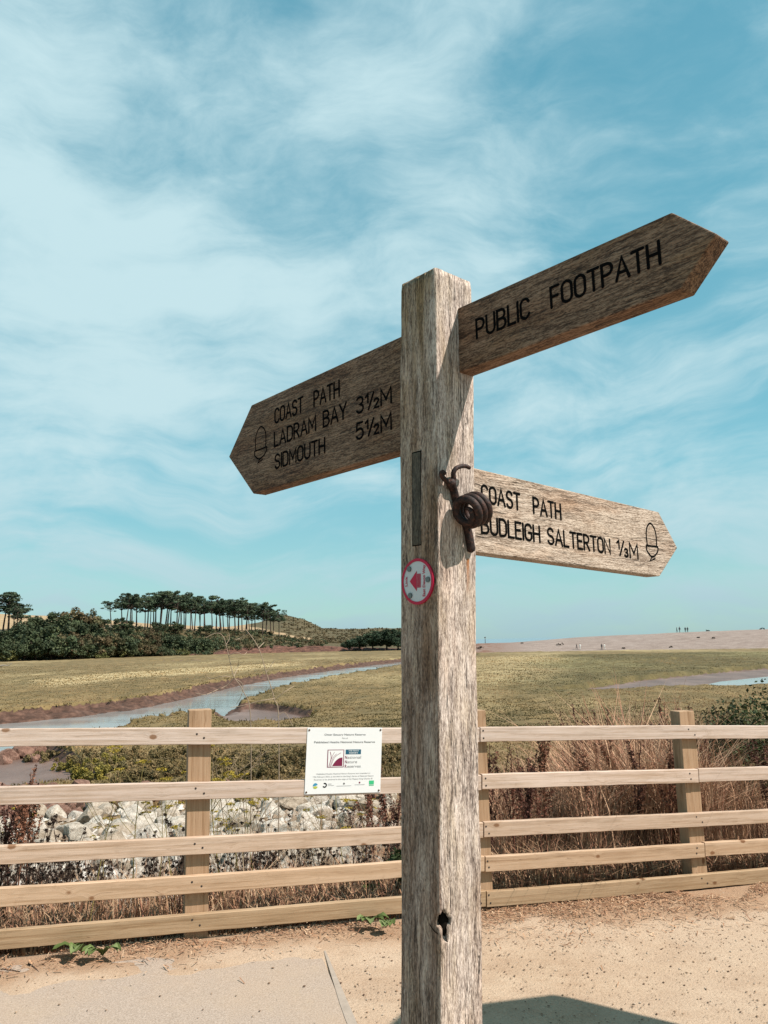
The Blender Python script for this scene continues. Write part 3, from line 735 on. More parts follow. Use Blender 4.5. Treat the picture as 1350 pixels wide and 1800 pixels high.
V, Fc, C = blades(np.stack([gx_, gy_, h_ - 0.02], 1), ht, np.interp(r_, [15, 60, 200], [0.010, 0.035, 0.11]) * (0.6 + 0.8 * rng.random(n)), 0.3 + 0.6 * rng.random(n), cols, rng)
tag(link('marsh_grass', np_mesh('marsh_grass', V, Fc, col=C), M['grass']), 'olive and straw coloured salt marsh grass on both sides of the river', 'grass', kind='stuff')

# grass hanging over the cut banks (same mass of marsh grass, its ragged rim)
n = 260000
a_ = rng.uniform(math.radians(-30), math.radians(34), n); r_ = np.exp(rng.uniform(math.log(26), math.log(230), n)); gx_ = r_ * np.sin(a_); gy_ = r_ * np.cos(a_)
h_, mud_, flat_, land_ = terrain(gx_, gy_)
keep = (mud_ > 0.02) & (mud_ < 0.95) & (flat_ < 0.5) & (h_ > -2.8); gx_, gy_, h_, r_ = gx_[keep], gy_[keep], h_[keep], r_[keep]; n = len(gx_)
cols = pick(rng, n, [(0.150, 0.115, 0.045), (0.10, 0.085, 0.034), (0.21, 0.15, 0.06)])
V, Fc, C = blades(np.stack([gx_, gy_, h_ + 0.02], 1), 0.14 + 0.22 * rng.random(n), np.interp(r_, [25, 60, 200], [0.016, 0.04, 0.11]), 0.7 + 0.9 * rng.random(n), cols, rng)
tag(link('bank_grass', np_mesh('bank_grass', V, Fc, col=C), M['grass']), 'ragged grass hanging over the muddy river banks', 'grass', kind='stuff')

# dry grass thicket behind the fence (one mass)
n = 90000
s_ = 0.12 + 10.5 * rng.random(n) ** 1.7; x_ = rng.uniform(-7.5, 9.5, n); x_ = x_ * (0.55 + s_ / 14)
y_ = FC + FM * x_ + s_ * FN
dens = fbm(x_ * 0.8, y_ * 0.8, 3)
rocky = (x_ + 0.12 * s_ < 0.35) & (s_ > 2.2)      # boulders show on the left
keep = (dens > -0.55) & ~(rocky & (rng.random(n) < 0.88))
x_, y_, s_, dens = x_[keep], y_[keep], s_[keep], dens[keep]; n = len(x_)
z_ = terrain(x_, y_)[0]
rightness = np.interp(x_, [0.2, 1.2], [0, 1])
cols = pick(rng, n, [(0.45, 0.285, 0.17), (0.36, 0.205, 0.12), (0.24, 0.125, 0.078), (0.54, 0.37, 0.23), (0.30, 0.145, 0.092), (0.40, 0.23, 0.135)], 0.3)
hgt = (0.22 + 0.45 * rng.random(n) ** 1.5) * (0.75 + 0.5 * np.clip(dens + 0.3, 0, 1)) * (0.75 + 0.55 * rightness)
hgt *= np.interp(s_, [0.1, 0.8, 3], [0.45, 0.8, 1.1])
V, Fc, C = blades(np.stack([x_, y_, z_ - 0.02], 1), hgt, 0.0022 + 0.0035 * rng.random(n), 0.25 + 0.75 * rng.random(n), cols, rng)
tag(link('dry_grass', np_mesh('dry_grass', V, Fc, col=C), M['plant']), 'brown and straw coloured dead grass filling the slope behind the fence', 'dry grass', kind='stuff')

# straw and leaf litter along the foot of the fence (one mass)
n = 70000
x_ = rng.uniform(-3.4, 4.2, n); s_ = -np.abs(rng.normal(0, 1, n)) * np.interp(x_, [0, 1], [0.21, 0.32]) + 0.26
keep = (rng.random(n) < np.interp(x_, [-3, 0, 1, 4], [0.5, 0.5, 1.0, 1.0])) & (fbm(x_ * 2.2, s_ * 3, 3) > -0.25); x_, s_ = x_[keep], s_[keep]; n = len(x_)
y_ = FC + FM * x_ + s_ * FN; z_ = gz(x_) + 0.004 + np.interp(s_, [-0.6, -0.25, 0.1], [0, 0.012, 0.0]) * 1.3 - np.interp(s_, [0.0, 0.55], [0, 0.25])
P = np.stack([x_, y_, z_ + 0.012 * rng.random(n)], 1); a = rng.random(n) * 6.283; L = 0.003 + 0.026 * rng.random(n) ** 3; wd = 0.0010 + 0.0024 * rng.random(n)
t = np.stack([np.cos(a), np.sin(a), 0.5 * (rng.random(n) - 0.3)], 1) * L[:, None]; b_ = np.stack([-np.sin(a), np.cos(a), 0.4 * (rng.random(n) - 0.5)], 1) * wd[:, None]
V = np.stack([P - t - b_, P + t - b_, P + t + b_, P - t + b_], 1).reshape(-1, 3)
C = np.repeat(pick(rng, n, [(0.46, 0.275, 0.16), (0.35, 0.185, 0.105), (0.56, 0.39, 0.255), (0.25, 0.13, 0.08), (0.42, 0.235, 0.135)], 0.3), 4, 0)
tag(link('leaf_litter', np_mesh('leaf_litter', V, np.arange(4 * n).reshape(-1, 4), col=C), M['plant']), 'dry leaf litter and straw lying along the foot of the fence', 'leaf litter', kind='stuff')

# loose gravel (one mass)
n = 30000
x_ = rng.uniform(-3, 3.6, n); y_ = rng.uniform(2.6, 5.6, n); s_ = fence_s(x_, y_)
inslab = np.array([(Vector((x, y, 0)) - e0).dot(q) > 0.0 and y < e0.y + (e0.x - x) * 0 + 0.02 for x, y in zip(x_, y_)])
keep = (s_ < 0.1) & ~(inslab & (rng.random(n) < 0.9)); x_, y_, inslab = x_[keep], y_[keep], inslab[keep]; n = len(x_)
oct_v = np.array([(1, 0, 0), (0, 1, 0), (-1, 0, 0), (0, -1, 0), (0, 0, 0.8), (0, 0, -0.6)]); oct_f = np.array([(0, 1, 4), (1, 2, 4), (2, 3, 4), (3, 0, 4), (1, 0, 5), (2, 1, 5), (3, 2, 5), (0, 3, 5)])
rs = 0.0013 + 0.0065 * rng.random(n) ** 7; an = rng.random(n) * 6.28; ca, sa = np.cos(an), np.sin(an)
jit = 1 + 0.5 * (rng.random((n, 6, 3)) - 0.5); ov = oct_v[None] * jit * rs[:, None, None] * np.array([1.2, 0.9, 0.6])
V = np.stack([ov[..., 0] * ca[:, None] - ov[..., 1] * sa[:, None], ov[..., 0] * sa[:, None] + ov[..., 1] * ca[:, None], ov[..., 2]], -1) + np.stack([x_, y_, gz(x_) + 0.004 + inslab * 0.007], 1)[:, None]
Fc = (np.arange(n)[:, None, None] * 6 + oct_f[None]).reshape(-1, 3)
C = np.repeat(pick(rng, n, [(0.17, 0.105, 0.07), (0.28, 0.175, 0.11), (0.42, 0.29, 0.19), (0.50, 0.40, 0.31), (0.16, 0.095, 0.065), (0.34, 0.22, 0.14)], 0.2), 6, 0)
tag(link('loose_gravel', np_mesh('loose_gravel', V.reshape(-1, 3), Fc, col=C), M['plant']), 'loose grit and small stones scattered over the sandy path', 'gravel', kind='stuff')

# ------------------------------------------------------------------ signpost
A_ = 0.115
TH = math.radians(40.69)
n1 = Vector((math.sin(TH), -math.cos(TH), 0)); n2 = Vector((-math.cos(TH), -math.sin(TH), 0))
PC = Vector((0.1098, 1.6443, 1.6))
LX, LY = 0.0224, -0.0127
post_root = empty('signpost', (PC.x - LX * 1.67, PC.y - LY * 1.67, -0.07), 'weathered oak fingerpost with three carved arms on the sandy path', 'signpost')
FR = Matrix(((n1.x, -n2.x, 0), (n1.y, -n2.y, 0), (0, 0, 1)))   # columns: n1, -n2, up  (local x = right face normal, local -y = left face normal)


def child_at(o, root, mw):
    """parent o under root keeping world matrix mw"""
    o.parent = root; o.matrix_parent_inverse = Matrix.Identity(4)
    rw = Matrix.Translation(root.location) @ root.rotation_euler.to_matrix().to_4x4()
    if root.parent is not None: rw = root['_mw'] if False else WORLD[root.name]
    WORLD[o.name] = mw; o.matrix_basis = rw.inverted() @ mw
    return o


WORLD = {}
# post mesh: rounded square section swept with wear, a knot hole on the near arris
TOP, BOT = 2.397, -0.25
prof = []
hw = A_ / 2; rr = 0.005
for (sx, sy, a0) in ((1, -1, -90), (1, 1, 0), (-1, 1, 90), (-1, -1, 180)):
    for k in range(5):
        a = math.radians(a0 + k * 22.5); prof.append((sx * (hw - rr) + rr * math.cos(a), sy * (hw - rr) + rr * math.sin(a)))
dense = []
for i in range(len(prof)):
    p = prof[i]; q_ = prof[(i + 1) % len(prof)]; m_ = 14 if math.dist(p, q_) > 0.05 else 1
    for k in range(m_): dense.append((p[0] + (q_[0] - p[0]) * k / m_, p[1] + (q_[1] - p[1]) * k / m_))
dense = np.array(dense); K = len(dense)
zs = np.unique(np.concatenate([np.linspace(BOT, TOP, 160), np.linspace(0.98, 1.14, 60)]))
ang_ = np.arctan2(dense[:, 1], dense[:, 0])
KH = (PC.x + LX * (1.065 - 1.6), 1.065)       # knot hole height
VV = []
for z in zs:
    rdis = 0.0016 * fbm(np.arange(K) * 0.21 + 3, np.full(K, z * 6.0), 3) + 0.0009 * fbm(np.arange(K) * 0.9, np.full(K, z * 9.0), 2)
    sc_ = 1 + rdis / hw
    px_, py_ = dense[:, 0] * sc_, dense[:, 1] * sc_
    if z > TOP - 0.006: px_, py_ = px_ * (1 - (z - TOP + 0.006) * 4), py_ * (1 - (z - TOP + 0.006) * 4)
    # hole: on the arris (local x=+hw, y=-hw), leaning onto the right face
    along = (dense[:, 1] + hw)                    # distance along right face from the arris
    onr = dense[:, 0] > hw - 0.007; onl = (dense[:, 1] < -hw + 0.007)
    u_ = np.where(onr, along, np.where(onl, -(hw - dense[:, 0]), 9))
    cz = z - 1.062; cu = u_ - 0.009 + cz * 0.10
    e_ = (cu / (0.0105 + 0.004 * math.sin(cz * 160))) ** 2 + (cz / 0.030) ** 2
    dep = np.where(e_ < 1, 0.026 * (1 - e_) ** 0.45, 0)
    bul = np.where((e_ >= 1) & (e_ < 5), -0.0022 * (1 - abs(e_ - 2.2) / 2.8), 0)
    px_ = px_ - (dep + bul) * 0.75; py_ = py_ + (dep + bul) * 0.75
    VV.append(np.stack([px_, py_, np.full(K, z)], 1))
Vp = np.concatenate(VV); nz = len(zs)
Fp = [(i * K + k, i * K + (k + 1) % K, (i + 1) * K + (k + 1) % K, (i + 1) * K + k) for i in range(nz - 1) for k in range(K)]
me = bpy.data.meshes.new('post'); me.from_pydata(Vp.tolist(), [], Fp + [tuple((nz - 1) * K + k for k in range(K))]); me.update()
me.polygons.foreach_set('use_smooth', [True] * (len(me.polygons) - 1) + [False])
shear = Matrix.Identity(4); shear[0][2] = LX; shear[1][2] = LY          # the post leans a little
PF = Matrix.Translation((PC.x - LX * 1.6, PC.y - LY * 1.6, 0)) @ shear @ FR.to_4x4()
inv_root = Matrix.Translation(-post_root.location)
LEAN = Matrix.Translation(Vector((PC.x - LX * 1.6, PC.y - LY * 1.6, 0)))
post_me = me; post_me.transform(inv_root @ LEAN @ shear @ LEAN.inverted() @ Matrix.Identity(4) @ Matrix.Translation((0, 0, 0)) if False else Matrix.Identity(4))
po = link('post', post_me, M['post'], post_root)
lean_rot = Vector((LX, LY, 1)).normalized().to_track_quat('Z', 'Y').to_matrix()
zax = Vector((LX, LY, 1)).normalized(); xax = (n1 - zax * n1.dot(zax)).normalized(); yax = zax.cross(xax)
PM = Matrix.Translation((PC.x - LX * 1.6, PC.y - LY * 1.6, 0)) @ Matrix((xax, yax, zax)).transposed().to_4x4()
child_at(po, post_root, PM)
# dark split beside the knot hole
bm = bmesh.new()
cr = [(0, 0), (0.008, 0.0012), (0.016, 0.0045), (0.024, 0.010), (0.028, 0.0145)]
up_ = [bm.verts.new((hw - 0.003 - a, -hw - 0.0016, 1.050 + b_ + (0.0013 if 0 < i < 4 else 0.0002))) for i, (a, b_) in enumerate(cr)]
dn_ = [bm.verts.new((hw - 0.003 - a, -hw - 0.0016, 1.050 + b_ - (0.0013 if 0 < i < 4 else 0.0002))) for i, (a, b_) in enumerate(cr)]
for i in range(4): bm.faces.new((up_[i], up_[i + 1], dn_[i + 1], dn_[i]))
child_at(link('crack', bm_mesh('crack', bm), M['hole']), post_root, PM)
bm = bmesh.new(); bmesh.ops.create_icosphere(bm, subdivisions=3, radius=1.0)
for v in bm.verts: v.co = Vector((v.co.x * 0.011 * (1 + 0.25 * math.sin(9 * v.co.z)), v.co.y * 0.011, v.co.z * 0.027))
hk = link('knot_hole', bm_mesh('knot_hole', bm, True), M['hole'])
child_at(hk, post_root, PM @ Matrix.Translation((hw - 0.0170, -hw + 0.0215, 1.062)) @ Matrix.Rotation(math.radians(45), 4, 'Z'))

# ---- routed lettering: single-stroke alphabet swept with round ends
def arc(cx, cy, rx, ry, a0, a1, n=9):
    return [(cx + rx * math.cos(math.radians(a0 + (a1 - a0) * i / n)), cy + ry * math.sin(math.radians(a0 + (a1 - a0) * i / n))) for i in range(n + 1)]


GL = {
    'A': (0.56, [[(0, 0), (0.28, 1), (0.56, 0)], [(0.10, 0.33), (0.46, 0.33)]]),
    'B': (0.48, [[(0.26, 0.53), (0, 0.53), (0, 1), (0.24, 1)] + arc(0.24, 0.765, 0.20, 0.235, 90, -90), [(0, 0.53), (0, 0), (0.25, 0)] + arc(0.25, 0.265, 0.23, 0.265, -90, 90)]),
    'C': (0.46, [arc(0.23, 0.74, 0.23, 0.26, 15, 180) + arc(0.23, 0.26, 0.23, 0.26, 180, 345)]),
    'D': (0.48, [[(0, 0), (0, 1), (0.2, 1)] + arc(0.2, 0.72, 0.28, 0.28, 90, 0) + arc(0.2, 0.28, 0.28, 0.28, 0, -90) + [(0, 0)]]),
    'E': (0.40, [[(0.40, 1), (0, 1), (0, 0), (0.40, 0)], [(0, 0.52), (0.34, 0.52)]]),
    'F': (0.40, [[(0.40, 1), (0, 1), (0, 0)], [(0, 0.52), (0.34, 0.52)]]),
    'G': (0.48, [arc(0.24, 0.74, 0.24, 0.26, 15, 180) + arc(0.24, 0.26, 0.24, 0.26, 180, 360) + [(0.48, 0.48), (0.26, 0.48)]]),
    'H': (0.48, [[(0, 0), (0, 1)], [(0.48, 0), (0.48, 1)], [(0, 0.5), (0.48, 0.5)]]),
    'I': (0.0, [[(0, 0), (0, 1)]]),
    'L': (0.38, [[(0, 1), (0, 0), (0.38, 0)]]),
    'M': (0.60, [[(0, 0), (0, 1), (0.30, 0.30), (0.60, 1), (0.60, 0)]]),
    'N': (0.50, [[(0, 0), (0, 1), (0.50, 0), (0.50, 1)]]),
    'O': (0.48, [arc(0.24, 0.74, 0.24, 0.26, 0, 180) + arc(0.24, 0.26, 0.24, 0.26, 180, 360) + [(0.48, 0.74)]]),
    'P': (0.46, [[(0, 0), (0, 1), (0.20, 1)] + arc(0.20, 0.73, 0.26, 0.27, 90, -90) + [(0, 0.46)]]),
    'R': (0.46, [[(0, 0), (0, 1), (0.20, 1)] + arc(0.20, 0.74, 0.24, 0.26, 90, -90) + [(0, 0.48)], [(0.20, 0.48), (0.46, 0)]]),
    'S': (0.46, [arc(0.23, 0.76, 0.22, 0.24, 20, 180) + arc(0.23, 0.76, 0.22, 0.24, 190, 245, 4) + arc(0.23, 0.255, 0.23, 0.255, 60, 0, 5) + arc(0.23, 0.255, 0.23, 0.255, -10, -160)]),
    'T': (0.48, [[(0, 1), (0.48, 1)], [(0.24, 1), (0.24, 0)]]),
    'U': (0.48, [[(0, 1), (0, 0.26)] + arc(0.24, 0.26, 0.24, 0.26, 180, 360) + [(0.48, 1)]]),
    'Y': (0.52, [[(0, 1), (0.26, 0.45), (0.52, 1)], [(0.26, 0.45), (0.26, 0)]]),
    '3': (0.42, [arc(0.20, 0.76, 0.20, 0.24, 150, -90) + arc(0.20, 0.26, 0.22, 0.26, 90, -150)]),
    '5': (0.42, [[(0.38, 1), (0.03, 1), (0.0, 0.55)] + arc(0.19, 0.32, 0.23, 0.32, 125, -150)]),
    '1s': (0.14, [[(0, 0.86), (0.14, 1.0), (0.14, 0.48)]]),
    '/': (0.34, [[(0, 0.02), (0.34, 1.0)]]),
    '2s': (0.26, [arc(0.13, 0.42, 0.13, 0.13, 170, -30) + [(0, 0.0), (0.27, 0.0)]]),
    '3s': (0.24, [arc(0.11, 0.41, 0.11, 0.12, 150, -90, 7) + arc(0.11, 0.15, 0.13, 0.14, 90, -150, 7)]),
    ' ': (0.34, []),
}


def layout(tokens, gap=0.17):
    x = 0; out = []
    for i, t in enumerate(tokens):
        w, st = GL[t]
        out += [[(x + a, b_) for a, b_ in s] for s in st]
        x += w + (gap if t not in ('1s', '/') else 0.03)
    return out, x - gap


def stroke_bm(bm, pts, w, d0, d1, cap=6):
    """round-ended ribbon prism in (x,y) with depth along z from d0 to d1"""
    P = [Vector((a, b_, 0)) for a, b_ in pts]
    P = [p for i, p in enumerate(P) if i == 0 or (p - P[i - 1]).length > 1e-6]
    n = len(P); closed = n > 3 and (P[0] - P[-1]).length < 1e-5
    L = []; R = []
    for i in range(n):
        tp = (P[i] - P[i - 1]).normalized() if i > 0 else None; tn = (P[i + 1] - P[i]).normalized() if i < n - 1 else None
        if tp is None: tp = tn
        if tn is None: tn = tp
        t = (tp + tn); t = t.normalized() if t.length > 0.2 else tn
        k = 1 / max(0.55, math.sqrt(max(0.05, (1 + tp.dot(tn)) / 2)))
        nn = Vector((-t.y, t.x, 0)); L.append(P[i] + nn * w * k); R.append(P[i] - nn * w * k)
    ring = list(L)
    if not closed:
        t = (P[-1] - P[-2]).normalized(); nn = Vector((-t.y, t.x, 0)); ring += [P[-1] + nn * w * math.cos(a) + t * w * math.sin(a) for a in [math.pi * k / cap for k in range(1, cap)]]
    vt = lambda p, z: bm.verts.new((p.x, p.y, z))
    Lt = [vt(p, d1) for p in L]; Rt = [vt(p, d1) for p in R]
    for i in range(n - 1): bm.faces.new((Lt[i], Rt[i], Rt[i + 1], Lt[i + 1]))
    if not closed:
        for e, a, b_, sgn in ((0, Lt[0], Rt[0], -1), (n - 1, Lt[-1], Rt[-1], 1)):
            t = (P[1] - P[0]).normalized() if e == 0 else (P[-1] - P[-2]).normalized(); nn = Vector((-t.y, t.x, 0))
            mids = [vt(P[e] + nn * w * math.cos(x_) + t * sgn * w * math.sin(x_), d1) for x_ in [math.pi * k / cap for k in range(1, cap)]]
            bm.faces.new([a] + mids + [b_])


class Board:
    """one finger board: x along the arm, y up, z out of its front face"""
    def __init__(s, d, p0, outline_px, start, thick, mat, label):
        s.d = Vector(d).normalized(); s.p0 = Vector(p0); s.n = s.d.cross(Vector((0, 0, 1)))
        if s.n.dot(Vector((0, 0, EYE)) - s.p0) < 0: s.n = -s.n
        x = s.d if s.d.cross(Vector((0, 0, 1))).dot(s.n) > 0 else -s.d      # right-handed: x, up, n
        s.x = x; s.M = Matrix((x, Vector((0, 0, 1)), s.n)).transposed().to_4x4(); s.M.translation = Vector((s.p0.x, s.p0.y, 0))
        ol = [s.uv(*p) for p in outline_px]
        # straighten: run the two long edges back into the post
        def ext(a, b_): t = (start * (1 if a[0] * (1 if s.x.dot(s.d) > 0 else -1) > 0 else 1) - b_[0]) / (a[0] - b_[0]); return (start, b_[1] + (a[1] - b_[1]) * t)
        ol[0] = ext(ol[0], ol[1]); ol[-1] = ext(ol[-1], ol[-2])
        bm = bmesh.new(); f = bm.faces.new([bm.verts.new((a, b_, -thick)) for a, b_ in ol])
        g = bmesh.ops.extrude_face_region(bm, geom=[f]); [setattr(v, 'co', v.co + Vector((0, 0, thick))) for v in g['geom'] if isinstance(v, bmesh.types.BMVert)]
        bmesh.ops.bevel(bm, geom=list(bm.edges), offset=0.0028, segments=2, affect='EDGES', profile=0.5)
        s.o = link('finger_board', bm_mesh('finger_board', bm), mat); child_at(s.o, post_root, s.M); s.o['label'] = label
    def uv(s, u, v):
        P = px_plane(u, v, s.p0, s.n) - s.p0; return (P.dot(s.x), (P.z + s.p0.z))
    def text(s, tokens, sb, st, eb, et, w=0.0031):
        """strokes fitted between the pixel positions of the start (bottom, top) and end (bottom, top) of the word"""
        st_, W_ = layout(tokens); a = Vector(s.uv(*sb)); a1 = Vector(s.uv(*st)); b_ = Vector(s.uv(*eb)); b1 = Vector(s.uv(*et))
        hgt = ((a1.y - a.y) + (b1.y - b_.y)) / 2 - 2 * w; bm = bmesh.new()
        for k, l in enumerate(st_):
            pts = []
            for (x_, y_) in l:
                p = a.lerp(b_, x_ / W_); pts.append((p.x, p.y + w + y_ * hgt))
            stroke_bm(bm, pts, w, 0, 0.0006 + 0.00007 * (k % 5))
        child_at(link('lettering', bm_mesh('lettering', bm), M['black']), s.o, s.M)
    def acorn(s, top, bottom, left, right, cupl, cupr, w=0.0021, stalk=-1):
        T = Vector(s.uv(*top)); Bt = Vector(s.uv(*bottom)); L = Vector(s.uv(*left)); R = Vector(s.uv(*right)); cl = Vector(s.uv(*cupl)); cr_ = Vector(s.uv(*cupr))
        hwid = (R.x - L.x) / 2; cx = (R.x + L.x) / 2; cy_ = (cl.y + cr_.y) / 2; bm = bmesh.new(); sk = (cr_.y - cl.y) / (cr_.x - cl.x) * 0.5
        pt = lambda x_, y_: (cx + x_ * hwid, y_ + sk * x_ * hwid)
        ty = T.y; cb = Bt.y + (cy_ - Bt.y) * 0.30
        nut = [pt(-0.82, cy_), pt(-0.86, cy_ + (ty - cy_) * 0.5), pt(-0.6, cy_ + (ty - cy_) * 0.82), pt(0, ty), pt(0.6, cy_ + (ty - cy_) * 0.82), pt(0.86, cy_ + (ty - cy_) * 0.5), pt(0.82, cy_)]
        cup = [pt(-1, cy_), pt(-0.96, cy_ + (cb - cy_) * 0.45), pt(-0.45, cy_ + (cb - cy_) * 0.9), pt(0.0, cb), pt(0.5, cy_ + (cb - cy_) * 0.8), pt(0.96, cy_ + (cb - cy_) * 0.4), pt(1, cy_)]
        for i, path in enumerate((nut, cup)):
            sp = [(p.x, p.y) for p in smooth_path([Vector((a, b_, 0)) for a, b_ in path], 5)]; stroke_bm(bm, sp, w, 0, 0.0006 + i * 0.0001)
        stroke_bm(bm, [pt(-1, cy_), pt(1, cy_)], w, 0, 0.0008)
        stroke_bm(bm, [pt(-0.1, cb), (Bt.x, Bt.y), pt(0.35, cb + (Bt.y - cb) * 0.35)], w, 0, 0.0009)
        child_at(link('acorn_emblem', bm_mesh('acorn_emblem', bm), M['black']), s.o, s.M)


tk = lambda s_: [c for c in s_]
P12 = px_plane(797, 600, PC + n1 * A_ / 2, n1); P12.z = 0
dA1 = Vector((math.sin(TH - math.radians(0.8)), -math.cos(TH - math.radians(0.8)), 0)); dA2 = Vector((math.sin(TH + math.radians(0.6)), -math.cos(TH + math.radians(0.6)), 0))
b1 = Board(dA1, P12, [(797, 545), (1180, 373), (1260, 411), (1197, 508), (807, 655)], -0.012, 0.044, M['arm_dark'], 'dark oak finger board reading PUBLIC FOOTPATH')
b1.text(tk('PUBLIC') + [' ', ' '] + tk('FOOTPATH'), (838.7, 597), (838.7, 559), (1161, 466), (1159, 421.5), 0.0030)
b2 = Board(dA2, P12, [(701, 593), (442, 712), (402, 803), (445, 868), (701, 793)], -0.05, 0.044, M['arm_dark'], 'tall dark oak finger board pointing to Ladram Bay and Sidmouth')
b2.text(tk('COAST') + [' ', ' '] + tk('PATH'), (483.5, 746), (483.5, 717), (596.5, 698), (596.5, 668))
b2.text(tk('LADRAM') + [' '] + tk('BAY'), (482.6, 787), (482.6, 758), (609, 736.5), (609, 706))
b2.text(tk('SIDMOUTH'), (483.7, 826), (483.7, 799), (571, 797.5), (571, 767))
b2.text(['3', '1s', '/', '2s', 'M'], (627.4, 729), (627.4, 699), (688, 709.5), (688, 675.5))
b2.text(['5', '1s', '/', '2s', 'M'], (627.4, 775), (627.4, 744), (688, 756), (688, 721))
b2.acorn((458.5, 750), (453, 815), (447.8, 790), (469, 785), (447.8, 794), (469, 785))
d3 = Vector((math.sin(TH + math.pi / 2 - 0.02), -math.cos(TH + math.pi / 2 - 0.02), 0))
P3 = PC + n1 * (A_ / 2 - 0.045); P3.z = 0
b3 = Board(d3, P3, [(836, 823), (1158, 900), (1191, 963), (1160, 1013), (836, 970)], 0.02, 0.044, M['arm_pale'], 'sunlit pale oak finger board pointing to Budleigh Salterton')
b3.text(tk('COAST') + [' ', ' '] + tk('PATH'), (847.5, 883.5), (847.5, 852), (986, 915), (986, 883))
b3.text(tk('BUDLEIGH') + [' '] + tk('SALTERTON'), (847, 938.5), (847, 907), (1073, 975.5), (1073, 944.5))
b3.text(['1s', '/', '3s', 'M'], (1086, 978), (1086, 946), (1121.5, 984), (1121.5, 957))
b3.acorn((1144.5, 920), (1142, 986), (1136, 960), (1156, 962), (1136, 958.5), (1156, 961.5), 0.0026)

# through tenon of the pale board, showing on the left face
inv = PM.inverted()
tp = [inv @ px_plane(u, v, PC + n2 * A_ / 2, n2) for u, v in ((724.5, 797), (738, 793), (738.5, 957), (723, 959))]
bm = bmesh.new(); xs_ = sorted(p.x for p in tp); zs_ = sorted(p.z for p in tp)
bm_box(bm, (xs_[0] + xs_[1]) / 2, (xs_[2] + xs_[3]) / 2, -hw - 0.0012, -hw + 0.02, (zs_[0] + zs_[1]) / 2, (zs_[2] + zs_[3]) / 2, 0.0008)
child_at(link('tenon', bm_mesh('tenon', bm), M['tenon']), post_root, PM)
bm = bmesh.new(); bm_box(bm, (xs_[0] + xs_[1]) / 2 - .0012, (xs_[2] + xs_[3]) / 2 + .0012, -hw - 0.0007, -hw + 0.01, (zs_[0] + zs_[1]) / 2 - .002, (zs_[2] + zs_[3]) / 2 + .0025)
child_at(link('mortise', bm_mesh('mortise', bm), M['hole']), post_root, PM)

# ---- way-mark disc screwed to the left face
dc = px_plane(734, 1022, PC + n2 * (A_ / 2 + 0.002), n2); dcl = inv @ dc
DR = 0.048
DM = PM @ Matrix.Translation((dcl.x, -hw - 0.0005, dcl.z)) @ Matrix.Rotation(math.pi / 2, 4, 'X')    # local x right, y up, z out of the face
disc = empty('waymarker_disc', DM.translation, 'small round white waymarker disc with crimson rim and arrow', 'waymarker')
disc.rotation_euler = DM.to_euler(); WORLD[disc.name] = DM


def disc_mesh(name, r0, r1, z0, z1, seg=48):
    bm = bmesh.new()
    for k in range(seg):
        a, b_ = 2 * math.pi * k / seg, 2 * math.pi * (k + 1) / seg
        c = lambda r, t, z: bm.verts.new((r * math.cos(t), r * math.sin(t), z))
        if r0 > 0: bm.faces.new((c(r0, a, z1), c(r1, a, z1), c(r1, b_, z1), c(r0, b_, z1)))
        else: bm.faces.new((bm.verts.new((0, 0, z1)), c(r1, a, z1), c(r1, b_, z1)))
        bm.faces.new((c(r1, a, z0), c(r1, b_, z0), c(r1, b_, z1), c(r1, a, z1)))
    bmesh.ops.remove_doubles(bm, verts=bm.verts, dist=1e-6)
    return bm_mesh(name, bm)


link('plate', disc_mesh('plate', 0, DR * 0.99, 0.0, 0.003), M['disc'], disc)
link('rim', disc_mesh('rim', DR * 0.875, DR, 0.0, 0.0042), M['crimson'], disc)


def poly_part(name, pts, z, mat, parent, holes=None):
    bm = bmesh.new(); bm.faces.new([bm.verts.new((a, b_, z)) for a, b_ in pts]); bmesh.ops.triangulate(bm, faces=bm.faces); return link(name, bm_mesh(name, bm), mat, parent)


bm = bmesh.new()
for pts in ([(-0.52, 0.02), (-0.03, 0.50), (-0.03, -0.46)], *[[(x_, 0.36), (x_ + 0.065, 0.36), (x_ + 0.065, -0.30), (x_, -0.30)] for x_ in (0.0, 0.085, 0.17)]):
    bm.faces.new([bm.verts.new((a * DR * 0.92, b_ * DR * 0.92, 0.0037)) for a, b_ in pts])
link('arrow', bm_mesh('arrow', bm), M['crimson'], disc)


def text_mesh(body, bold=0.0):
    cu = bpy.data.curves.new('lettering', 'FONT'); cu.body = body; cu.size = 1.0; cu.offset = bold; cu.align_x = 'CENTER'; cu.resolution_u = 3
    o = bpy.data.objects.new('tmp_text', cu); COL.objects.link(o); dg = bpy.context.evaluated_depsgraph_get()
    m = bpy.data.meshes.new_from_object(o.evaluated_get(dg)); bpy.data.objects.remove(o); bpy.data.curves.remove(cu); m.name = 'lettering'
    return m


def put_text(body, cx, cy, width, z, mat, parent, rot=0.0, bold=0.0, hgt=None):
    """text centred at (cx, cy) fitted to a width (and cap height)"""
    m = text_mesh(body, bold); co = np.array([v.co[:] for v in m.vertices]); lo, hi = co.min(0), co.max(0)
    sx = width / (hi[0] - lo[0]); sy = sx if hgt is None else hgt / 0.73
    m.transform(Matrix.Translation((cx, cy, z)) @ Matrix.Rotation(rot, 4, 'Z') @ Matrix.Diagonal((sx, sy, 1, 1)) @ Matrix.Translation((-(lo[0] + hi[0]) / 2, -0.33, 0)))
    return link('lettering', m, mat, parent)


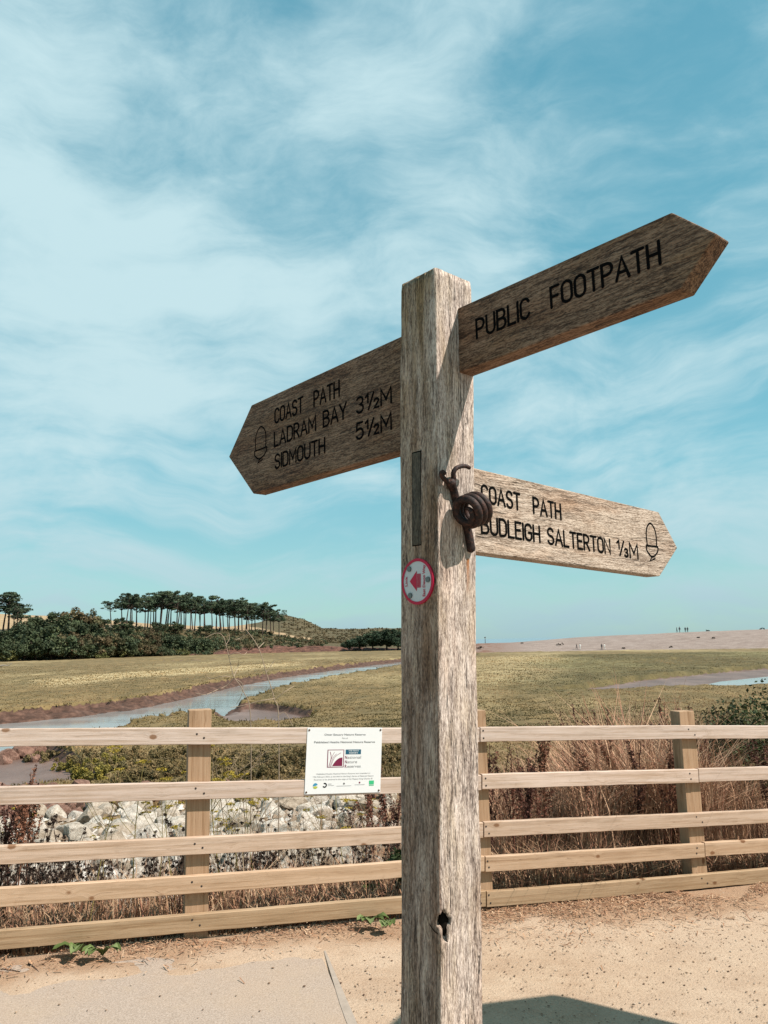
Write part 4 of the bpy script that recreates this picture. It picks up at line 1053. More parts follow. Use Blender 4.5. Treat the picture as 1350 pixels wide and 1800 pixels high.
put_text('Link', -0.70 * DR, 0.03 * DR, 0.44 * DR, 0.0038, M['crimson'], disc, math.pi / 2, 0.02, 0.15 * DR)
put_text('East Devon Way', 0.42 * DR, 0.02 * DR, 1.36 * DR, 0.0038, M['crimson'], disc, math.pi / 2, 0.02, 0.16 * DR)
for (a, b_) in ((-0.50, 0.56), (-0.44, -0.60), (0.68, 0.05)):
    so_ = link('screw', disc_mesh('screw', 0, DR * 0.12, 0.003, 0.0058, 16), M['screw'], disc); so_.location = (a * DR, b_ * DR, 0)

# ---- iron snail on the right face
FCE = PC + n1 * (A_ / 2)
on = lambda u, v, off: px_plane(u, v, FCE + n1 * off, n1)
sroot_p = on(812, 905, 0.0)
snail = empty('snail_ornament', sroot_p, 'rusty iron snail with coiled shell fixed to the signpost', 'ornament')
loc = lambda p: p - sroot_p
body = smooth_path([loc(on(828.5, 969, 0.010)), loc(on(826.5, 955, 0.010)), loc(on(821.5, 932, 0.009)), loc(on(811, 905, 0.008)), loc(on(801.5, 880, 0.010)), loc(on(798, 863, 0.013)), loc(on(793.5, 851, 0.017)), loc(on(790.5, 844.5, 0.018))], 8)
brad = np.interp(np.linspace(0, 1, len(body)), [0, 0.05, 0.3, 0.6, 0.75, 0.88, 1], [0.0078, 0.0092, 0.0094, 0.0085, 0.0084, 0.0112, 0.0085])
parts = [tube_arrays(body, brad, 14)]
link('body', multi_mesh('body', parts), M['rust'], snail)
t1 = smooth_path([loc(on(790, 849, 0.018)), loc(on(784.5, 845, 0.019)), loc(on(778.5, 839, 0.021)), loc(on(775.5, 832.5, 0.023)), loc(on(778.5, 829.5, 0.025)), loc(on(783, 833, 0.027))], 8)
t2 = smooth_path([loc(on(796, 848, 0.018)), loc(on(797.5, 842, 0.020)), loc(on(797, 831.7, 0.023)), loc(on(801, 824, 0.026)), loc(on(809, 820, 0.028)), loc(on(818.6, 819.5, 0.030)), loc(on(825.5, 822.7, 0.031))], 8)
for t_ in (t1, t2): link('tentacle', multi_mesh('tentacle', [tube_arrays(t_, np.interp(np.linspace(0, 1, len(t_)), [0, 1], [0.0058, 0.0043]), 12)]), M['rust'], snail)
c0 = loc(on(819.5, 901, 0.042)); c1 = loc(on(841, 893, 0.042)); ax = (c1 - c0); axn = ax.normalized()
ua = (Vector((0, 0, 1)) - axn * axn.z).normalized(); va = axn.cross(ua)
coil = []
for i in range(200):
    t = i / 199; turns = 3.4; a = -2 * math.pi * turns * t + 1.2
    f = (t * turns - 0.85) / (turns - 0.85)
    r = 0.0282 * np.interp(t * turns, [0, 0.35, 0.85, turns], [0.30, 0.72, 1.0, 1.04])
    coil.append(c0 + ax * max(0, f) + (ua * math.sin(a) + va * math.cos(a)) * r)
link('shell', multi_mesh('shell', [tube_arrays(coil, np.interp(np.linspace(0, 1, 200), [0, 0.06, 0.2, 1], [0.003, 0.0062, 0.0084, 0.0084]), 14)]), M['rust'], snail)

# ------------------------------------------------------------------ fence
fd = Vector((1, FM, -0.046)).normalized(); fdh = Vector((1, FM, 0)).normalized(); fn = Vector((fdh.y, -fdh.x, 0))   # fn points to the camera side
fx = lambda x: Vector((x, FC + FM * x, 0))
fence = empty('wooden_fence', (fx(0.5).x, fx(0.5).y, -0.05), 'pale sawn timber fence of five rails along the back of the path', 'fence')
RT = [1.0814, 0.7927, 0.5091, 0.3110, 0.1127]        # top of each rail at x=0
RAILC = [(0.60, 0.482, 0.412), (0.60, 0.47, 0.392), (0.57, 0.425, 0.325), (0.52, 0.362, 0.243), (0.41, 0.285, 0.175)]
posts = [-2.70, -1.06, 0.565, 2.10, 3.62]
RH, RTK = 0.089, 0.036
nail_me = disc_mesh('nail', 0, 0.0058, -0.004, 0.0012, 10)
rr_ = random.Random(5)
for i, zt in enumerate(RT):
    spans = [(-2.70, 0.57), (0.57, 3.62)] if i in (0, 2, 4) else [(-2.70, 0.57), (0.57, 2.13), (2.13, 3.62)]
    for (a, b_) in spans:
        Lr = (fx(b_) - fx(a)).length - 0.004; zz = zt - 0.0521 * a
        ts = np.linspace(0, Lr, 90); bow = 0.004 * np.sin(ts * 1.3 + i) + 0.0016 * fbm(ts * 5 + 9 * i, ts * 0 + a, 3); V = []
        sec = [(0.0, 0.003), (0.003, 0.0), (RH - 0.003, 0.0), (RH, 0.003), (RH, RTK - 0.003), (RH - 0.003, RTK), (0.003, RTK), (0.0, RTK - 0.003)]
        for t, bw in zip(ts, bow):
            V += [(t, -RTK + d_ + 0.0012 * float(fbm(t * 9 + h_ * 40, i * 3.3, 2)), -RH + h_ + bw + 0.0013 * float(fbm(t * 12 + d_ * 90, i * 5.1 + h_ * 30, 2))) for h_, d_ in sec]
        Fr = [(k * 8 + j, k * 8 + (j + 1) % 8, (k + 1) * 8 + (j + 1) % 8, (k + 1) * 8 + j) for k in range(89) for j in range(8)] + [tuple(range(7, -1, -1)), tuple(89 * 8 + j for j in range(8))]
        me = bpy.data.meshes.new('rail'); me.from_pydata(V, [], Fr); me.update()
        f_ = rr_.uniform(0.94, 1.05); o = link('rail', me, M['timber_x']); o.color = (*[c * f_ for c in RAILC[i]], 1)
        slope = math.atan(0.0521 / FN)
        Mw = Matrix.Translation(fx(a) + Vector((0, 0, zz))) @ Matrix.Rotation(math.atan2(fdh.y, fdh.x), 4, 'Z') @ Matrix.Rotation(slope, 4, 'Y')
        child_at(o, fence, Mw)
        for pxx in posts:
            if a - 0.1 < pxx < b_ + 0.1:
                offs = [(-0.022, -0.028), (0.024, -0.058)]
                if abs(pxx - a) < 0.1: offs = [(0.022, -0.022), (0.032, -0.064)]
                elif abs(pxx - b_) < 0.1: offs = [(-0.040, -0.022), (-0.034, -0.064)]
                for (du, dz) in offs:
                    t = (pxx - a) * FN + du
                    if not 0.008 < t < Lr - 0.008: continue
                    nl = link('nail', nail_me, M['nail']); child_at(nl, o, Mw @ Matrix.Translation((t + rr_.uniform(-.006, .006), -RTK, dz + rr_.uniform(-.005, .005) + 0.004 * math.sin(t * 1.3 + i))) @ Matrix.Rotation(math.pi / 2, 4, 'X'))
for pxx in posts:
    bm = bmesh.new(); bm_box(bm, -0.0625, 0.0625, 0.001, 0.101, -0.6, 1.0814 - 0.0521 * pxx + 0.098, 0.003)
    o = link('fence_post', bm_mesh('fence_post', bm), M['timber_z']); o.color = (0.42, 0.275, 0.17, 1)
    child_at(o, fence, Matrix.Translation(fx(pxx)) @ Matrix.Rotation(math.atan2(fdh.y, fdh.x), 4, 'Z'))

# ---- nature reserve notice on the fence
sp0 = fx(0) + fn * (RTK + 0.004)
cs = [px_plane(u, v, sp0, fn) for u, v in ((540, 1279), (671.8, 1279.5), (668.6, 1392.5), (535.7, 1397))]
ctr_ = sum(cs, Vector()) / 4; SW = ((cs[1] - cs[0]).length + (cs[2] - cs[3]).length) / 2; SH = ((cs[0] - cs[3]).length + (cs[1] - cs[2]).length) / 2
xdir = ((cs[1] - cs[0]) + (cs[2] - cs[3])).normalized(); ydir = fn.cross(xdir); 
NM = Matrix((xdir, ydir, fn)).transposed().to_4x4(); NM.translation = ctr_
notice = empty('notice_sign', ctr_, 'white nature reserve notice screwed to the top fence rails', 'sign'); notice.rotation_euler = NM.to_euler(); WORLD[notice.name] = NM
bm = bmesh.new(); bm_box(bm, -SW / 2, SW / 2, -SH / 2, SH / 2, -0.003, 0.0, 0.001); link('panel', bm_mesh('panel', bm), M['white'], notice)
U = lambda u: (u - 0.5) * SW
Vv = lambda v: (0.5 - v) * SH
put_text('Otter Estuary Nature Reserve', U(.5), Vv(.105), .55 * SW, .0008, M['grey'], notice, 0, 0.006, 0.030 * SH)
put_text('Part of', U(.5), Vv(.16), .075 * SW, .0008, M['midgrey'], notice)
put_text('Pebblebed Heaths National Nature Reserve', U(.5), Vv(.22), .81 * SW, .0008, M['grey'], notice, 0, 0.006, 0.032 * SH)
for i, tline in enumerate(('Pebblebed Heaths National Nature Reserve was extended on', "19th February 2024, as the third in the King's Series of National Nature", 'Reserves to be declared in the reign of His Majesty King Charles III')):
    put_text(tline, U(.5), Vv(.70 + .042 * i), (.71, .80, .77)[i] * SW, .0008, M['midgrey'], notice, 0, 0.0, 0.022 * SH)
R4 = lambda u0, u1, v0, v1: [(U(u0), Vv(v0)), (U(u1), Vv(v0)), (U(u1), Vv(v1)), (U(u0), Vv(v1))]
em = poly_part('emblem', R4(.275, .495, .335, .605), .0006, M['plum'], notice)
poly_part('emblem_ground', R4(.285, .485, .345, .595), .0010, M['white'], em)
hillp = [(U(.475), Vv(.585)), (U(.475), Vv(.455))] + [(U(.475 - .135 * t), Vv(.455 + .13 * t ** 2.2)) for t in np.linspace(0.1, 1, 9)]
poly_part('emblem_hill', hillp, .0014, M['plum'], em)
bm = bmesh.new()
for i, pts in enumerate(([(.30, .585), (.325, .46), (.31, .37)], [(.30, .59), (.335, .45), (.365, .375)], [(.315, .59), (.35, .46), (.395, .40)], [(.325, .59), (.37, .455), (.45, .385)])):
    sp = smooth_path([Vector((U(a), Vv(b_), 0)) for a, b_ in pts], 5); stroke_bm(bm, [(p.x, p.y) for p in sp], 0.0011 * (1.6 if i == 0 else 1), 0, .0013 + .00005 * i)
link('emblem_reeds', bm_mesh('emblem_reeds', bm), M['plum'], em)
kb = poly_part('series_badge', R4(.515, .72, .335, .408), .0007, M['teal'], notice)
put_text("THE KING'S", U(.62), Vv(.355), .14 * SW, .0011, M['white'], kb, 0, 0.01, 0.020 * SH); put_text('SERIES', U(.62), Vv(.388), .12 * SW, .0011, M['white'], kb, 0, 0.01, 0.020 * SH)
for i, (wd, u1) in enumerate((('National', .725), ('Nature', .675), ('Reserves', .725))):
    v = .455 + .068 * i
    put_text(wd[0], U(.523), Vv(v), .026 * SW, .0008, M['plum'], notice, 0, 0.01, 0.050 * SH); put_text(wd[1:], U((.54 + u1) / 2), Vv(v), (u1 - .545) * SW, .0008, M['midgrey'], notice, 0, 0, 0.045 * SH)


def logo_disc(u, v, ru, mat, parent=None, a0=0, a1=360, z=.0008, name='logo', inner=0.0):
    bm = bmesh.new(); n_ = 20; R_ = ru * SW
    A = [math.radians(a0 + (a1 - a0) * k / n_) for k in range(n_ + 1)]
    o_ = [bm.verts.new((U(u) + R_ * math.cos(a), Vv(v) + R_ * math.sin(a), z)) for a in A]
    if inner: i_ = [bm.verts.new((U(u) + R_ * inner * math.cos(a), Vv(v) + R_ * inner * math.sin(a), z)) for a in A]
    for k in range(n_):
        if inner: bm.faces.new((i_[k], o_[k], o_[k + 1], i_[k + 1]))
        else: bm.faces.new((bm.verts.new((U(u), Vv(v), z)), o_[k], o_[k + 1]))
    return link(name, bm_mesh(name, bm), mat, parent or notice)


lg = logo_disc(.135, .875, .032, M['blue'], None, 20, 190); logo_disc(.135, .88, .032, M['lime'], lg, 200, 345, name='logo_base')
logo_disc(.255, .87, .030, M['black'], None, -150, 120, inner=0.5)
put_text('devon', U(.32), Vv(.855), .045 * SW, .0008, M['midgrey'], notice) if False else poly_part('logo_bar', R4(.298, .345, .850, .856), .0008, M['grey'], notice)
poly_part('logo_bar', R4(.298, .378, .874, .878), .0008, M['midgrey'], notice)
logo_disc(.508, .852, .012, M['grey']); poly_part('logo_bar', R4(.41, .605, .884, .889), .0008, M['midgrey'], notice)
logo_disc(.715, .842, .011, M['plum']); poly_part('logo_bar', R4(.65, .785, .872, .877), .0008, M['midgrey'], notice)
poly_part('logo', R4(.842, .908, .815, .872), .0008, M['green'], notice); poly_part('logo_bar', R4(.842, .908, .880, .892), .0008, M['green'], notice)
for (u, v) in ((.025, .035), (.978, .035), (.978, .968), (.022, .968)):
    sc_ = link('screw', disc_mesh('screw', 0, 0.0055, 0, 0.0022, 14), M['brown_screw'], notice); sc_.location = (U(u), Vv(v), 0)

# ------------------------------------------------------------------ unseen canopy on a pole, added to cast the shadow on the path
caster = empty('shadow_caster', (2.62, 2.16, gz(2.62)), 'unseen octagonal canvas canopy added to cast the shadow near the signpost', 'shadow_caster')
bm = bmesh.new(); R_ = 1.0; a0 = math.radians(84)
apex = bm.verts.new((0, 0, 2.95)); rim_ = [bm.verts.new((R_ * math.cos(a0 + k * math.pi / 4), R_ * math.sin(a0 + k * math.pi / 4), 2.70)) for k in range(8)]; low = [bm.verts.new((v.co.x * 1.003, v.co.y * 1.003, 2.60)) for v in rim_]
for k in range(8): bm.faces.new((apex, rim_[k], rim_[(k + 1) % 8])); bm.faces.new((rim_[k], low[k], low[(k + 1) % 8], rim_[(k + 1) % 8]))
link('canopy', bm_mesh('canopy', bm), M['canvas'], caster)
link('pole', multi_mesh('pole', [tube_arrays([(0, 0, 0), (0, 0, 1.6), (0, 0, 2.92)], 0.024, 12)]), M['pole'], caster)
for k in range(8):
    link('rib', multi_mesh('rib', [tube_arrays([(0, 0, 2.88), tuple(0.97 * np.array(rim_co) * [1, 1, 1] for rim_co in [0])[0] if False else (0.97 * R_ * math.cos(a0 + k * math.pi / 4), 0.97 * R_ * math.sin(a0 + k * math.pi / 4), 2.69)], 0.009, 6)]), M['pole'], caster)
link('base', disc_mesh('base', 0, 0.26, 0, 0.07, 24), M['grey'], caster)

# ------------------------------------------------------------------ boulders of the revetment
def boulder_mesh(name, seed, sub=3):
    r = random.Random(seed); bm = bmesh.new(); bmesh.ops.create_icosphere(bm, subdivisions=sub, radius=1.0)
    planes = [(Vector((r.gauss(0, 1), r.gauss(0, 1), r.gauss(0, 0.8))).normalized(), r.uniform(0.52, 0.86)) for _ in range(11)]
    for v in bm.verts:
        for nrm, d in planes:
            k = v.co.dot(nrm)
            if k > d: v.co -= nrm * (k - d)
        j = 0.05 * (vnoise(v.co.x * 4 + seed, v.co.y * 4 + v.co.z * 3) - 0.5); v.co *= 1 + float(j)
    return bm_mesh(name, bm)


bms = [boulder_mesh('boulder', 20 + k) for k in range(6)]
for m_ in bms: m_.materials.append(M['white_rock'])
rms = [boulder_mesh('red_stone', 60 + k, 2) for k in range(4)]
for m_ in rms: m_.materials.append(M['red_rock'])
r = random.Random(9)
placed = []


def scatter_rock(u, v, z0, meshes, size, name, label, cat, group, sq=(1, 1, 1)):
    zz = z0
    for _ in range(6):
        p = px_ground(u, v, zz); zz = float(terrain(np.array([p.x]), np.array([p.y]))[0][0])
    for (a, b_, s_) in placed:
        if math.hypot(a - p.x, b_ - p.y) < 0.52 * (s_ + size): return
    placed.append((p.x, p.y, size))
    o = link(name, r.choice(meshes)); o.location = (p.x, p.y, zz + size * 0.22)
    o.scale = (size * r.uniform(0.9, 1.3), size * r.uniform(0.8, 1.1), size * r.uniform(0.6, 0.85)); o.rotation_euler = (r.uniform(-0.4, 0.4), r.uniform(-0.4, 0.4), r.uniform(0, 6.28))
    tag(o, label, cat, group)


for k in range(1000):
    u = r.uniform(-60, 700); v = r.uniform(1392, 1560)
    lim = np.interp(u, [-60, 100, 250, 450, 640, 700], [1445, 1435, 1415, 1398, 1396, 1400])
    if v < lim or sum(1 for q_ in placed) >= 285: continue
    d = np.interp(v, [1390, 1560], [1, 0]); size = r.choice((0.18, 0.24, 0.30, 0.36, 0.44)) * r.uniform(0.85, 1.15) * (0.45 + 0.6 * d)
    scatter_rock(u, v, -1.8, bms, size, 'boulder', 'whitish limestone boulder of the bank behind the left part of the fence', 'boulder', 'white boulders on the river bank')
rng = np.random.default_rng(31); n = 9000      # small rubble filling the gaps between the boulders (one mass)
s_ = 2.0 + 14.5 * rng.random(n); x_ = rng.uniform(-9, 0.6, n) * (0.45 + s_ / 16); y_ = FC + FM * x_ + s_ * FN
keep = (fbm(x_ * 0.7, y_ * 0.7, 3) > -0.3) & (x_ + 0.12 * s_ < 1.2); x_, y_ = x_[keep], y_[keep]; n = len(x_); rs = 0.03 + 0.11 * rng.random(n) ** 2; an = rng.random(n) * 6.28; ca, sa = np.cos(an), np.sin(an)
ov = oct_v[None] * (1 + 0.7 * (rng.random((n, 6, 3)) - 0.5)) * rs[:, None, None] * np.array([1.2, 0.9, 0.75])
V = np.stack([ov[..., 0] * ca[:, None] - ov[..., 1] * sa[:, None], ov[..., 0] * sa[:, None] + ov[..., 1] * ca[:, None], ov[..., 2]], -1) + np.stack([x_, y_, terrain(x_, y_)[0] + rs * 0.3], 1)[:, None]
tag(link('rubble', np_mesh('rubble', V.reshape(-1, 3), (np.arange(n)[:, None, None] * 6 + oct_f[None]).reshape(-1, 3), col=np.repeat(pick(rng, n, [(0.62, 0.56, 0.48), (0.48, 0.40, 0.32), (0.68, 0.63, 0.57), (0.34, 0.25, 0.18)], 0.15), 6, 0)), M['plant']), 'small pale broken stone between the white boulders of the bank', 'rubble', kind='stuff')
for k in range(500):
    u = r.uniform(-40, 480); v = r.uniform(1388, 1448)
    lim = np.interp(u, [-60, 100, 250, 450, 640], [1450, 1440, 1418, 1402, 1396])
    if v > lim: continue
    scatter_rock(u, v, -2.4, rms, r.uniform(0.14, 0.36), 'red_stone', 'reddish brown stone on the mud beyond the white boulders', 'stone', 'red stones below the white boulders')
for (u, v, s_) in ((20, 1335, 0.5), (45, 1330, 0.6), (70, 1325, 0.5), (8, 1342, 0.4), (58, 1338, 0.45)):
    scatter_rock(u, v, -3.0, rms, s_, 'red_stone', 'dark stone at the water edge below the top rail on the far left', 'stone', 'dark stones at the river edge')

# ------------------------------------------------------------------ plants behind the fence
def tri_mesh(name, sets):
    V = []; Fc = []; C = []; o = 0
    for v, f, c in sets:
        V.append(v); f = np.asarray(f)
        if f.shape[1] == 4: f = np.concatenate([f[:, [0, 1, 2]], f[:, [0, 2, 3]]])
        Fc.append(f + o); C.append(c); o += len(v)
    return np_mesh(name, np.concatenate(V), np.concatenate(Fc), col=np.concatenate(C))


def tube_set(pts, rad_, col, seg=5):
    v, f = tube_arrays(pts, rad_, seg, False); return v, np.array(f), np.tile(np.array(col), (len(v), 1))


def seeds(P, size, cols, rng):
    n = len(P); d = rng.normal(size=(n, 3)); d /= np.linalg.norm(d, axis=1)[:, None]; t = np.cross(d, rng.normal(size=(n, 3))); t /= np.linalg.norm(t, axis=1)[:, None]; b = np.cross(d, t)
    s = (size * (0.6 + 0.8 * rng.random(n)))[:, None]
    V = np.stack([P + t * s, P - t * s * 0.5 + b * s * 0.8, P - t * s * 0.5 - b * s * 0.8], 1).reshape(-1, 3)
    return V, np.arange(3 * n).reshape(-1, 3), np.repeat(cols, 3, 0)


def dock_meshes(seed):
    rng = np.random.default_rng(seed); col = np.array([(0.17, 0.070, 0.046), (0.10, 0.043, 0.031), (0.25, 0.115, 0.07)][seed % 3])
    H_ = 1.0; lx, ly = rng.normal(0, 0.08, 2); main = [(lx * t * t, ly * t * t, H_ * t) for t in np.linspace(0, 1, 7)]
    st = [tube_set(main, np.linspace(0.006, 0.0025, 7), col * 0.8)]; sd = []
    brs = [main[2:]]
    for k in range(6):
        t0 = rng.uniform(0.35, 0.8); a = rng.uniform(0, 6.28); L = rng.uniform(0.18, 0.42) * (1.25 - t0); p = np.array([lx * t0 * t0, ly * t0 * t0, t0])
        br = [tuple(p + np.array([math.cos(a) * 0.34 * L * t, math.sin(a) * 0.34 * L * t, L * t ** 1.1])) for t in np.linspace(0, 1, 5)]; brs.append(br); st.append(tube_set(br, np.linspace(0.003, 0.0015, 5), col * 0.8, 4))
    for br in brs:
        B = np.array(br); n = int(90 * len(br) / 5); t = rng.random(n) * (len(br) - 1); i = np.minimum(t.astype(int), len(br) - 2); P = B[i] + (B[i + 1] - B[i]) * (t - i)[:, None]
        P = P + rng.normal(0, 0.011, (n, 3)); sd.append(seeds(P, 0.010, col * (0.6 + 0.9 * rng.random((n, 1))), rng))
    return tri_mesh('stem', st), tri_mesh('seed_head', sd)


def fennel_meshes(seed):
    rng = np.random.default_rng(seed); st = []; um = []
    lx = rng.normal(0, 0.10); main = [(lx * t, 0.04 * math.sin(3 * t), t) for t in np.linspace(0, 1, 6)]; gcol = np.array((0.25, 0.20, 0.07)); st.append(tube_set(main, np.linspace(0.005, 0.002, 6), gcol))
    heads = [np.array(main[-1])]
    for k in range(5):
        t0 = rng.uniform(0.45, 0.9); a = rng.uniform(0, 6.28); L = rng.uniform(0.12, 0.30); p = np.array([lx * t0, 0.04 * math.sin(3 * t0), t0]); e = p + np.array([math.cos(a) * L * 0.7, math.sin(a) * L * 0.7, L]); st.append(tube_set([p, (p + e) / 2 + [0, 0, -.02], e], 0.0018, gcol, 4)); heads.append(e)
    for h in heads:
        for j in range(9):
            a = rng.uniform(0, 6.28); rr2 = 0.05 * math.sqrt(rng.random()); e = h + np.array([math.cos(a) * rr2, math.sin(a) * rr2, 0.035 - rr2 * 0.25]); st.append(tube_set([h, e], 0.0008, gcol, 3)); P = e + rng.normal(0, 0.006, (14, 3)) * [1, 1, 0.4]; um.append(seeds(P, 0.007, np.array([(0.40, 0.30, 0.05)]) * (0.6 + 0.7 * rng.random((14, 1))), rng))
    return tri_mesh('stem', st), tri_mesh('flower_head', um)


def knap_meshes(seed):
    rng = np.random.default_rng(seed); st = []; hd = []; c = np.array((0.055, 0.035, 0.026))
    for k in range(7):
        a = rng.uniform(0, 6.28); L = rng.uniform(0.55, 1.0); b0 = np.array([rng.normal(0, .04), rng.normal(0, .04), 0]); pts = [b0 + np.array([math.cos(a) * 0.20 * L * t * t, math.sin(a) * 0.20 * L * t * t, L * t]) for t in np.linspace(0, 1, 5)]; st.append(tube_set(pts, 0.0022, c * 1.4, 4))
        tips = [pts[-1], pts[-2] + rng.normal(0, .05, 3), pts[-2] + rng.normal(0, .06, 3), pts[2] + rng.normal(0, .05, 3)]
        for tp_ in tips: st.append(tube_set([pts[2], tp_], 0.0014, c * 1.3, 3)); hd.append(seeds(tp_ + rng.normal(0, 0.009, (26, 3)), 0.011, c * (0.4 + 0.8 * rng.random((26, 1))), rng))
    return tri_mesh('stem', st), tri_mesh('seed_head', hd)


def reed_meshes(seed):
    rng = np.random.default_rng(seed); st = []; n = 70; P = np.stack([rng.normal(0, .10, n), rng.normal(0, .10, n), np.zeros(n)], 1)
    cols = pick(rng, n, [(0.58, 0.365, 0.23), (0.47, 0.275, 0.17), (0.36, 0.18, 0.115)]); st.append(blades(P, 0.7 + 0.5 * rng.random(n), np.full(n, 0.004), 0.2 + 0.6 * rng.random(n), cols, rng))
    return tri_mesh('stem', st), None


def twig_meshes(seed):
    """bare pale branching stem"""
    rng = np.random.default_rng(seed); st = []; c = np.array((0.44, 0.33, 0.22))
    def grow(p, d, L, r_, lvl):
        pts = [p]; d = d / np.linalg.norm(d)
        for k in range(6): d = d + rng.normal(0, 0.22, 3) + [0, 0, 0.02]; d /= np.linalg.norm(d); pts.append(pts[-1] + d * L / 6)
        st.append(tube_set(pts, np.linspace(r_, r_ * 0.5, 7), c * rng.uniform(0.7, 1.1), 5))
        if lvl < 3:
            for k in range([6, 3, 2][lvl]):
                i = rng.integers(2, 6); a = rng.uniform(0, 6.28); nd = d * 0.6 + np.array([math.cos(a), math.sin(a), rng.uniform(-0.1, 0.7)]); grow(pts[i], nd, L * rng.uniform(0.28, 0.5), r_ * 0.5, lvl + 1)
    grow(np.zeros(3), np.array([rng.normal(0, .12), 0, 1.0]), 1.0, 0.0042, 0)
    return tri_mesh('stem', st), None


def make_plants(builder, name, nvar, seed0, partname):
    out = []
    for k in range(nvar):
        a, b_ = builder(seed0 + k)
        for m_ in (a, b_):
            if m_ is not None: m_.materials.append(M['plant'])
        out.append((a, b_))
    return out, partname


def plant(kit, name, pos, h, rotz, label, cat, group=None, tilt=0.0):
    (vs, pn) = kit; a, b_ = r.choice(vs); root = empty(name, pos, label, cat, group, rotz); root.scale = (h, h, h); root.rotation_euler = (tilt, 0, rotz)
    link('stem', a, None, root)
    if b_ is not None: link(pn, b_, None, root)
    return root


def ground_at(x, y): return float(terrain(np.array([x]), np.array([y]))[0][0])


def at_px(u, s):
    """point on the ground s metres beyond the fence along the sight line of column u"""
    d = px_ray(u, 1300); d = Vector((d.x, d.y, 0)); t = (FC + s * FN) / (d.y - FM * d.x)
    x, y = d.x * t, d.y * t; return Vector((x, y, ground_at(x, y)))


kdock = make_plants(dock_meshes, 'dock', 6, 100, 'seed_head'); kfen = make_plants(fennel_meshes, 'fennel', 4, 200, 'flower_head'); kknap = make_plants(knap_meshes, 'knap', 4, 300, 'seed_head')
kreed = make_plants(reed_meshes, 'reed', 4, 400, 'blade'); ktwig = make_plants(twig_meshes, 'twig', 4, 500, 'twig')
for k in range(76):     # docks, mostly behind the right part
    u = r.uniform(845, 1400); s = 0.45 + 4.2 * r.random() ** 1.2
    plant(kdock, 'dock_plant', at_px(u, s), r.uniform(0.7, 1.15), r.uniform(0, 6.28), 'dark red dead dock in seed among dry grass right of the signpost', 'dock', 'dead docks behind the right fence', r.uniform(-.15, .15))
for u, s, h in ((1020, 2.6, 1.45), (1030, 2.5, 1.5), (1042, 2.7, 1.5), (1056, 2.6, 1.45), (1066, 2.9, 1.5), (1150, 2.6, 1.45), (1168, 2.2, 1.5), (1180, 2.5, 1.6), (1200, 2.8, 1.6), (1215, 2.4, 1.45), (1100, 3.4, 1.5), (1160, 3.4, 1.6), (1240, 2.0, 1.3)):
    plant(kdock, 'dock_plant', at_px(u, s), h, r.uniform(0, 6.28), 'tall dark dock spike standing above the top rail on the right', 'dock', 'tall docks above the top rail')
for u, s, h in ((45, 0.9, 0.95), (30, 1.2, 0.9), (60, 1.5, 1.0), (15, 1.0, 0.8), (40, 1.6, 1.05), (655, 1.8, 0.9), (680, 1.5, 0.95), (640, 2.2, 1.0), (620, 1.4, 0.7), (690, 1.1, 0.8)):
    plant(kdock, 'dock_plant', at_px(u, s), h, r.uniform(0, 6.28), 'dark dead dock among the plants left of the signpost', 'dock', 'dead docks behind the left fence')
for k in range(64):
    u = r.uniform(-40, 700); s = 0.35 + 3.6 * r.random()
    plant(kknap, 'knapweed', at_px(u, s), r.uniform(0.38, 0.72), r.uniform(0, 6.28), 'blackened dead knapweed in front of the white boulders', 'knapweed', 'dead knapweed in front of the boulders')
for k in range(15):
    u = r.uniform(20, 640); s = 0.6 + 2.5 * r.random()
    plant(kfen, 'wild_fennel', at_px(u, s), r.uniform(0.65, 1.05), r.uniform(0, 6.28), 'thin fennel with flat yellow flower heads behind the left fence', 'fennel', 'yellow flowered fennel behind the left fence')
for k in range(230):
    u = r.uniform(848, 1430); s = 0.5 + 5.0 * r.random()
    plant(kreed, 'tall_grass_tuft', at_px(u, s), r.uniform(0.75, 1.05) * float(np.interp(u, [850, 980, 1060, 1240, 1430], [1.0, 1.1, 1.68, 1.62, 0.85]) * np.interp(s, [0.5, 1.6], [0.6, 1])), r.uniform(0, 6.28), 'tuft of tall tan grass behind the right part of the fence', 'grass tuft', 'tall grass tufts behind the right fence', r.uniform(-.2, .2))
def bare_stem(chains, sdist, label, seed):
    """a dead leafless stem drawn as a main shoot with side shoots, standing s metres behind the fence"""
    rng = np.random.default_rng(seed); p0 = fx(0) - fn * sdist; sets = []; base = None
    for i, (pts, ra, rb) in enumerate(chains):
        P = [px_plane(u, v, p0, fn) - fn * float(rng.normal(0, 0.05)) * (1 if i and k else 0) for k, (u, v) in enumerate(pts)]
        if i == 0: base = P[0].copy(); base.z = ground_at(base.x, base.y); P = [base] + P
        P = smooth_path([p - base for p in P], 6); sets.append(tube_set([tuple(p) for p in P], np.linspace(ra, rb, len(P)), np.array((0.50, 0.375, 0.27)) * rng.uniform(0.85, 1.05), 6))
    root = empty('bare_stem', base, label, 'dead stem'); me = tri_mesh('stem', sets); me.materials.append(M['plant']); link('stem', me, None, root)


